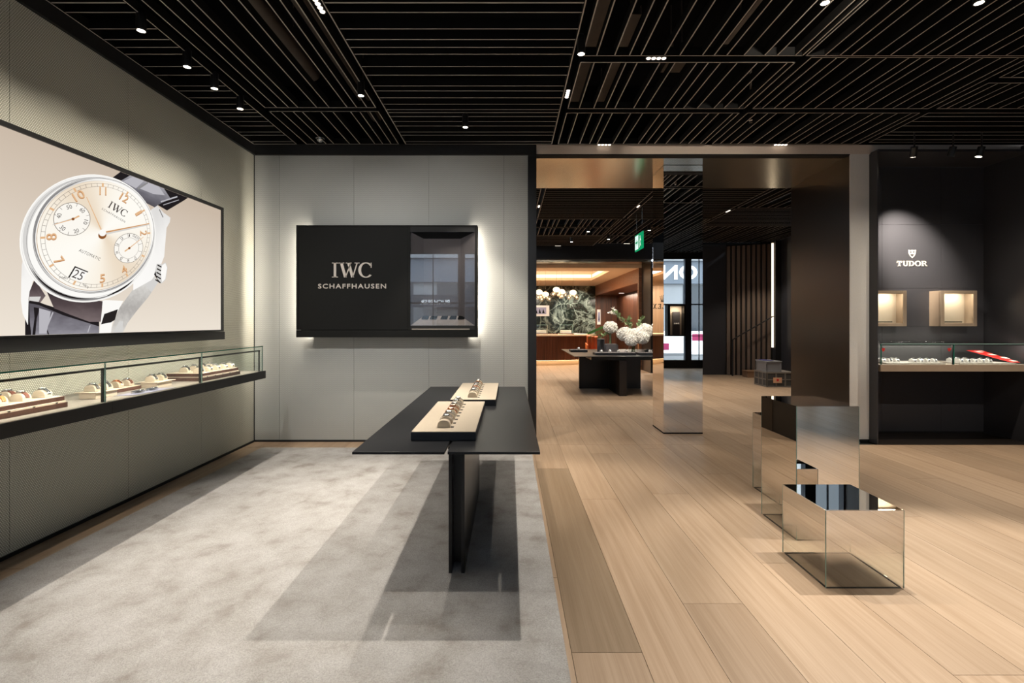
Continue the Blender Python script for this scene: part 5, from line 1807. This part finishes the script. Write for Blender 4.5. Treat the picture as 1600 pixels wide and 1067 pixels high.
for x0, x1, z0, z1, y, l in [(0.98, 1.85, 1.74, 2.24, SYB, 'framed photo of pale sails on the green marble wall'), (4.08, 4.24, 1.35, 2.05, SYB, 'narrow white framed picture in the walnut alcove')]:
    t = empty('picture', ((x0 + x1) / 2, y - 0.03, z0), l, 'picture')
    BX(x0, x1, y - 0.03, y - 0.002, z0, z1).build('frame', M['whitep'], t)
    mx, mz = 0.16 * (x1 - x0), 0.18 * (z1 - z0)
    BX(x0 + mx, x1 - mx, y - 0.034, y - 0.0305, z0 + mz, z1 - mz).build('photograph', M['lilac'], t)
    m = MB()
    for k in range(3):
        u0 = x0 + mx + (x1 - x0 - 2 * mx) * (0.12 + 0.28 * k)
        m.prism([(u0, z0 + mz * 1.5), (u0 + 0.2 * (x1 - x0 - 2 * mx), z0 + mz * 1.5), (u0 + 0.05 * (x1 - x0), z1 - mz * 1.6)], XZ(y - 0.0345), 0, -0.002)
    m.build('photograph_detail', M['panelblk'], t)

# curved desk
DC, DR = Vector((0.9, 19.5, 0)), 3.2


def arcpts(r, a0, a1, n):
    return [(DC.x + r * math.sin(math.radians(a0 + (a1 - a0) * i / n)), DC.y - r * math.cos(math.radians(a0 + (a1 - a0) * i / n))) for i in range(n + 1)]


desk = empty('curved_desk', (0.9, 16.6, 0), 'curved walnut desk with fluted front and pale top in the salon', 'desk')
flat3 = lambda u, v, d: (u, v, d)
for nm, r0, r1, z0, z1, mat in [('desk_plinth', 3.02, 2.5, 0.0, 0.17, M['cream']), ('desk_body', 3.14, 2.5, 0.17, 1.0, M['walnut']), ('desk_top', 3.28, 2.35, 1.0, 1.055, M['ceilcream'])]:
    m = MB()
    o_, i_ = arcpts(r0, -70, 41, 48), arcpts(r1, -70, 41, 48)
    for k in range(48):
        m.prism([o_[k], o_[k + 1], i_[k + 1], i_[k]], flat3, z0, z1)
    m.build(nm, mat, desk)
m = MB()
o_, i_ = arcpts(3.12, -70, 41, 48), arcpts(3.07, -70, 41, 48)
for k in range(48):
    m.prism([o_[k], o_[k + 1], i_[k + 1], i_[k]], flat3, 0.164, 0.1695)
m.build('led_strip', M['underlight'], desk)
for k in range(84):
    a = -18 + k * 0.7
    (x, y), = [(DC.x + 3.15 * math.sin(math.radians(a)), DC.y - 3.15 * math.cos(math.radians(a)))]
    MB().tube([(x, y, 0.175), (x, y, 0.995)], 0.015, 6).build('flute', M['deskwood'], desk)



def glass_box(x0, x1, y0, y1, z0, z1, label):
    t = empty('glass_box', ((x0 + x1) / 2, (y0 + y1) / 2, z0), label, 'display box', 'glass boxes on the desk')
    BX(x0 - 0.03, x1 + 0.03, y0 - 0.03, y1 + 0.03, z0, z0 + 0.03).build('base', M['tray_wood'], t)
    BX(x0 + 0.04, x1 - 0.04, y0 + 0.04, y1 - 0.04, z0 + 0.03, z0 + 0.14).build('white_pad', M['whitep'], t)
    BX(x0, x1, y0, y0 + 0.006, z0 + 0.03, z1).build('glass_front', M['glass'], t)
    BX(x0, x1, y0, y1, z1, z1 + 0.006).build('glass_lid', M['glass'], t)
    for x in (x0, x1):
        BX(x - 0.006, x + 0.006, y0 - 0.006, y0 + 0.006, z0 + 0.03, z1).build('glass_edge', M['glassedgel'], t)
        BX(x - 0.004, x + 0.004, y0 + 0.006, y1, z0 + 0.03, z1).build('glass_side', M['glass'], t)
    BX(x0, x1, y0 - 0.006, y0 + 0.006, z1, z1 + 0.012).build('glass_edge', M['glassedgel'], t)


glass_box(1.74, 2.18, 16.65, 16.95, 1.055, 1.37, 'glass box with white pad on the desk under the marble lettering')
glass_box(0.85, 1.30, 16.45, 16.75, 1.055, 1.37, 'glass box with white pad on the desk near the black post')
tag(BX(1.35, 1.65, 16.42, 16.62, 1.055, 1.075).build('writing_pad', M['brownleather'], bevel=0.003), 'brown leather pad lying on the desk between the glass boxes', 'pad')

# orange chair
t = empty('swivel_chair', (2.72, 15.6, 0), 'orange leather chair beside the end of the curved desk', 'chair')
MB().prism([(2.52, 0.50), (2.60, 0.46), (2.90, 0.46), (2.94, 0.52), (2.9, 0.57), (2.55, 0.57)], lambda u, v, d: (u, 15.4 + d, v), 0, 0.42).build('seat', M['orange'], t, bevel=0.02)
for k in range(3):
    x0 = 2.54 + k * 0.125
    MB().prism([(15.78, 0.56), (15.86, 0.56), (15.94, 1.00 - 0.015 * k), (15.90, 1.05 - 0.015 * k), (15.84, 1.02 - 0.015 * k)], lambda u, v, d: (d, u, v), x0, x0 + 0.115).build('backrest', M['orange'], t, bevel=0.02)
MB().prism([(15.42, 0.56), (15.80, 0.56), (15.86, 0.80), (15.48, 0.74)], lambda u, v, d: (d, u, v), 2.48, 2.53).build('armrest', M['orange'], t, bevel=0.01)
MB().prism([(15.42, 0.56), (15.80, 0.56), (15.86, 0.80), (15.48, 0.74)], lambda u, v, d: (d, u, v), 2.92, 2.97).build('armrest', M['orange'], t, bevel=0.01)
MB().tube([(2.73, 15.6, 0.02), (2.73, 15.6, 0.46)], 0.03, 10).build('column', M['black'], t, smooth=40)
MB().lathe([(0.24, 0.0), (0.24, 0.015), (0.03, 0.04)], (2.73, 15.6, 0), 20).build('foot', M['black'], t, smooth=40)

# pendant cluster
BUB = glass_mat('bubble_glass', (0.98, 0.93, 0.85), 1.6)
for k, (x, y, z) in enumerate([(1.08, 17.6, 2.56), (1.33, 17.9, 2.50), (1.72, 17.7, 2.66), (1.98, 18.3, 2.62), (2.30, 17.5, 2.54)]):
    t = empty('pendant_lamp', (x, y, z), 'glass bubble pendant lamp over the desk, ' + ['beside the black post', 'second from the black post', 'middle of the five', 'fourth from the black post', 'last of the five before the lettering'][k], 'pendant lamp', 'bubble pendants over the desk')
    MB().lathe([(0.13, SZC + 0.33), (0.13, SZC + 0.31)], (x, y, 0), 20).build('ceiling_plate', M['bronze'], t)
    MB().tube([(x, y, z + 0.1), (x, y, SZC + 0.32)], 0.004, 5).build('cord', M['bronze'], t)
    MB().ball((x, y, z), 0.13, 16, 10, 0.75).build('lit_globe', M['bubble'], t, smooth=60)
    for q in range(4):
        a = q * 1.7 + k
        r = 0.07 + 0.02 * (q % 2)
        MB().ball((x + .15 * math.cos(a), y + .1 * math.sin(a), z - 0.12 - 0.05 * (q % 2)), r, 12, 8).build('glass_bubble', BUB, t, smooth=60)
        MB().ball((x + .15 * math.cos(a), y + .1 * math.sin(a), z - 0.12 - 0.05 * (q % 2)), r * 0.4, 10, 6).build('glow_bulb', M['bubble'], t, smooth=60)

# ================================================================ STREET WINDOW BEHIND THE CAMERA
WY = -2.64
win = struct(empty('window_1', (2.0, WY, 0)))
BX(-3.2, 6.5, WY - 0.12, WY + 0.05, 0, 0.26).build('window_plinth', M['black'], win)
BX(-3.2, 6.5, WY - 0.10, WY + 0.05, 3.50, 4.5).build('window_header', M['blackm'], win)
mull = [-3.1, -1.42, -0.3, 1.1, 2.5, 3.9, 5.72, 6.45]
for x in mull:
    BX(x - 0.10, x + 0.10, WY - 0.08, WY + 0.06, 0.26, 3.50).build('mullion', M['framegrey'], win)
for a, b in zip(mull, mull[1:]):
    BX(a + 0.10, b - 0.10, WY - 0.01, WY, 0.26, 3.50).build('pane', M['glass'], win)
    BX(a + 0.10, b - 0.10, WY - 0.03, WY + 0.02, 2.02, 2.06).build('transom', M['framegrey'], win)
    BX(a + 0.10, b - 0.10, WY - 0.02, WY + 0.02, 1.02, 1.04).build('transom', M['framegrey'], win)
    BX((a + b) / 2 - 0.012, (a + b) / 2 + 0.012, WY - 0.02, WY + 0.01, 0.26, 3.5).build('glazing_bar', M['framegrey'], win)
t = empty('window_display', (5.25, WY + 0.2, 1.04), 'black window display box with cream lining on the glass, seen in the mirror column', 'display case')
BX(4.98, 5.06, WY + 0.03, WY + 0.3, 1.04, 2.02).build('side', M['black'], t)
BX(5.50, 5.56, WY + 0.03, WY + 0.3, 1.04, 2.02).build('side', M['black'], t)
BX(5.06, 5.50, WY + 0.03, WY + 0.05, 1.04, 2.02).build('lining', M['cream'], t)
BX(5.06, 5.50, WY + 0.05, WY + 0.3, 1.04, 1.07).build('floor_board', M['black'], t)
BX(5.06, 5.50, WY + 0.05, WY + 0.3, 1.98, 2.02).build('top_board', M['black'], t)
BX(5.20, 5.42, WY + 0.08, WY + 0.14, 1.07, 1.80).build('stand_panel', M['stone'], t)
for k in range(3):
    MB().ball((5.25 + k * .06, WY + 0.16, 1.42), 0.028, 10, 6).build('stand_bead', M['whitep'], t)
area((5.28, WY + 0.24, 1.95), (5.28, WY + 0.1, 1.4), 3, 0.3, 0.05, WARM)
struct(BX(-30, 40, -16.0, -2.76, -0.15, -0.05).build('ground_street', M['asphalt']))
fb = empty('street_building', (4, -15, 0), 'pale stone building across the street with big white letters, seen in mirrors', 'building')
BX(-20, 28, -15.4, -15.0, -0.1, 12).build('wall', M['facade'], fb)
BX(-20, 28, -15.0, -14.8, 3.65, 4.95).build('sign_band', pm('sign_band_grey', (96, 104, 116), 0.6), fb)
BX(-20, 28, -15.0, -14.6, 4.95, 5.3).build('cornice', M['facade'], fb)
sans('ON', (8.7, 10.75, 3.88, 4.72), lambda u, v, d: (19.45 - u, -14.78 + d, v), 'lettering', M['signw'], fb, -0.01, 0.03)
sans('BUCHERER', (-2.78, -1.35, 2.34, 2.55), lambda u, v, d: (-5.7 - u, -11.98 + d, v), 'lettering', M['signw'], fb, -0.01, 0.02)
BX(-5.2, -0.4, -12.3, -12.0, 2.2, 2.8).build('canopy_band', M['framegrey'], fb)
for x in (-5.0, -0.6):
    BX(x - 0.08, x + 0.08, -12.3, -12.1, -0.05, 2.2).build('canopy_post', M['framegrey'], fb)
BX(-5.2, -0.4, -14.9, -12.3, 2.7, 2.8).build('canopy_roof', M['framegrey'], fb)
for k in range(13):
    x = -18 + k * 3.5
    BX(x, x + 2.2, -15.0, -14.97, 0.5, 3.6).build('window', M['facadeg'], fb)
    BX(x, x + 2.2, -15.0, -14.97, 6.6, 9.6).build('window', M['facadeg'], fb)
for k in range(6):
    x = 6.5 + k * 1.7
    b = BX(x, x + 1.45, -9.2, -9.1, 0.0 if k % 2 else 0.05, 1.05).build('street_barrier', M['signw'])
    tag(b, 'white street barrier seen in the mirrors, ' + ORD[k] + ' along the row', 'barrier', 'street barriers')
    BX(x + 0.1, x + 0.75, -9.095, -9.09, 0.62 if k % 2 else 0.2, 0.92 if k % 2 else 0.5).build('magenta_panel', M['magenta'], b)

# prototypes were only patterns: take them out
for o in [CUSH, CUSHG] + list(WATCH.values()):
    retire(o)
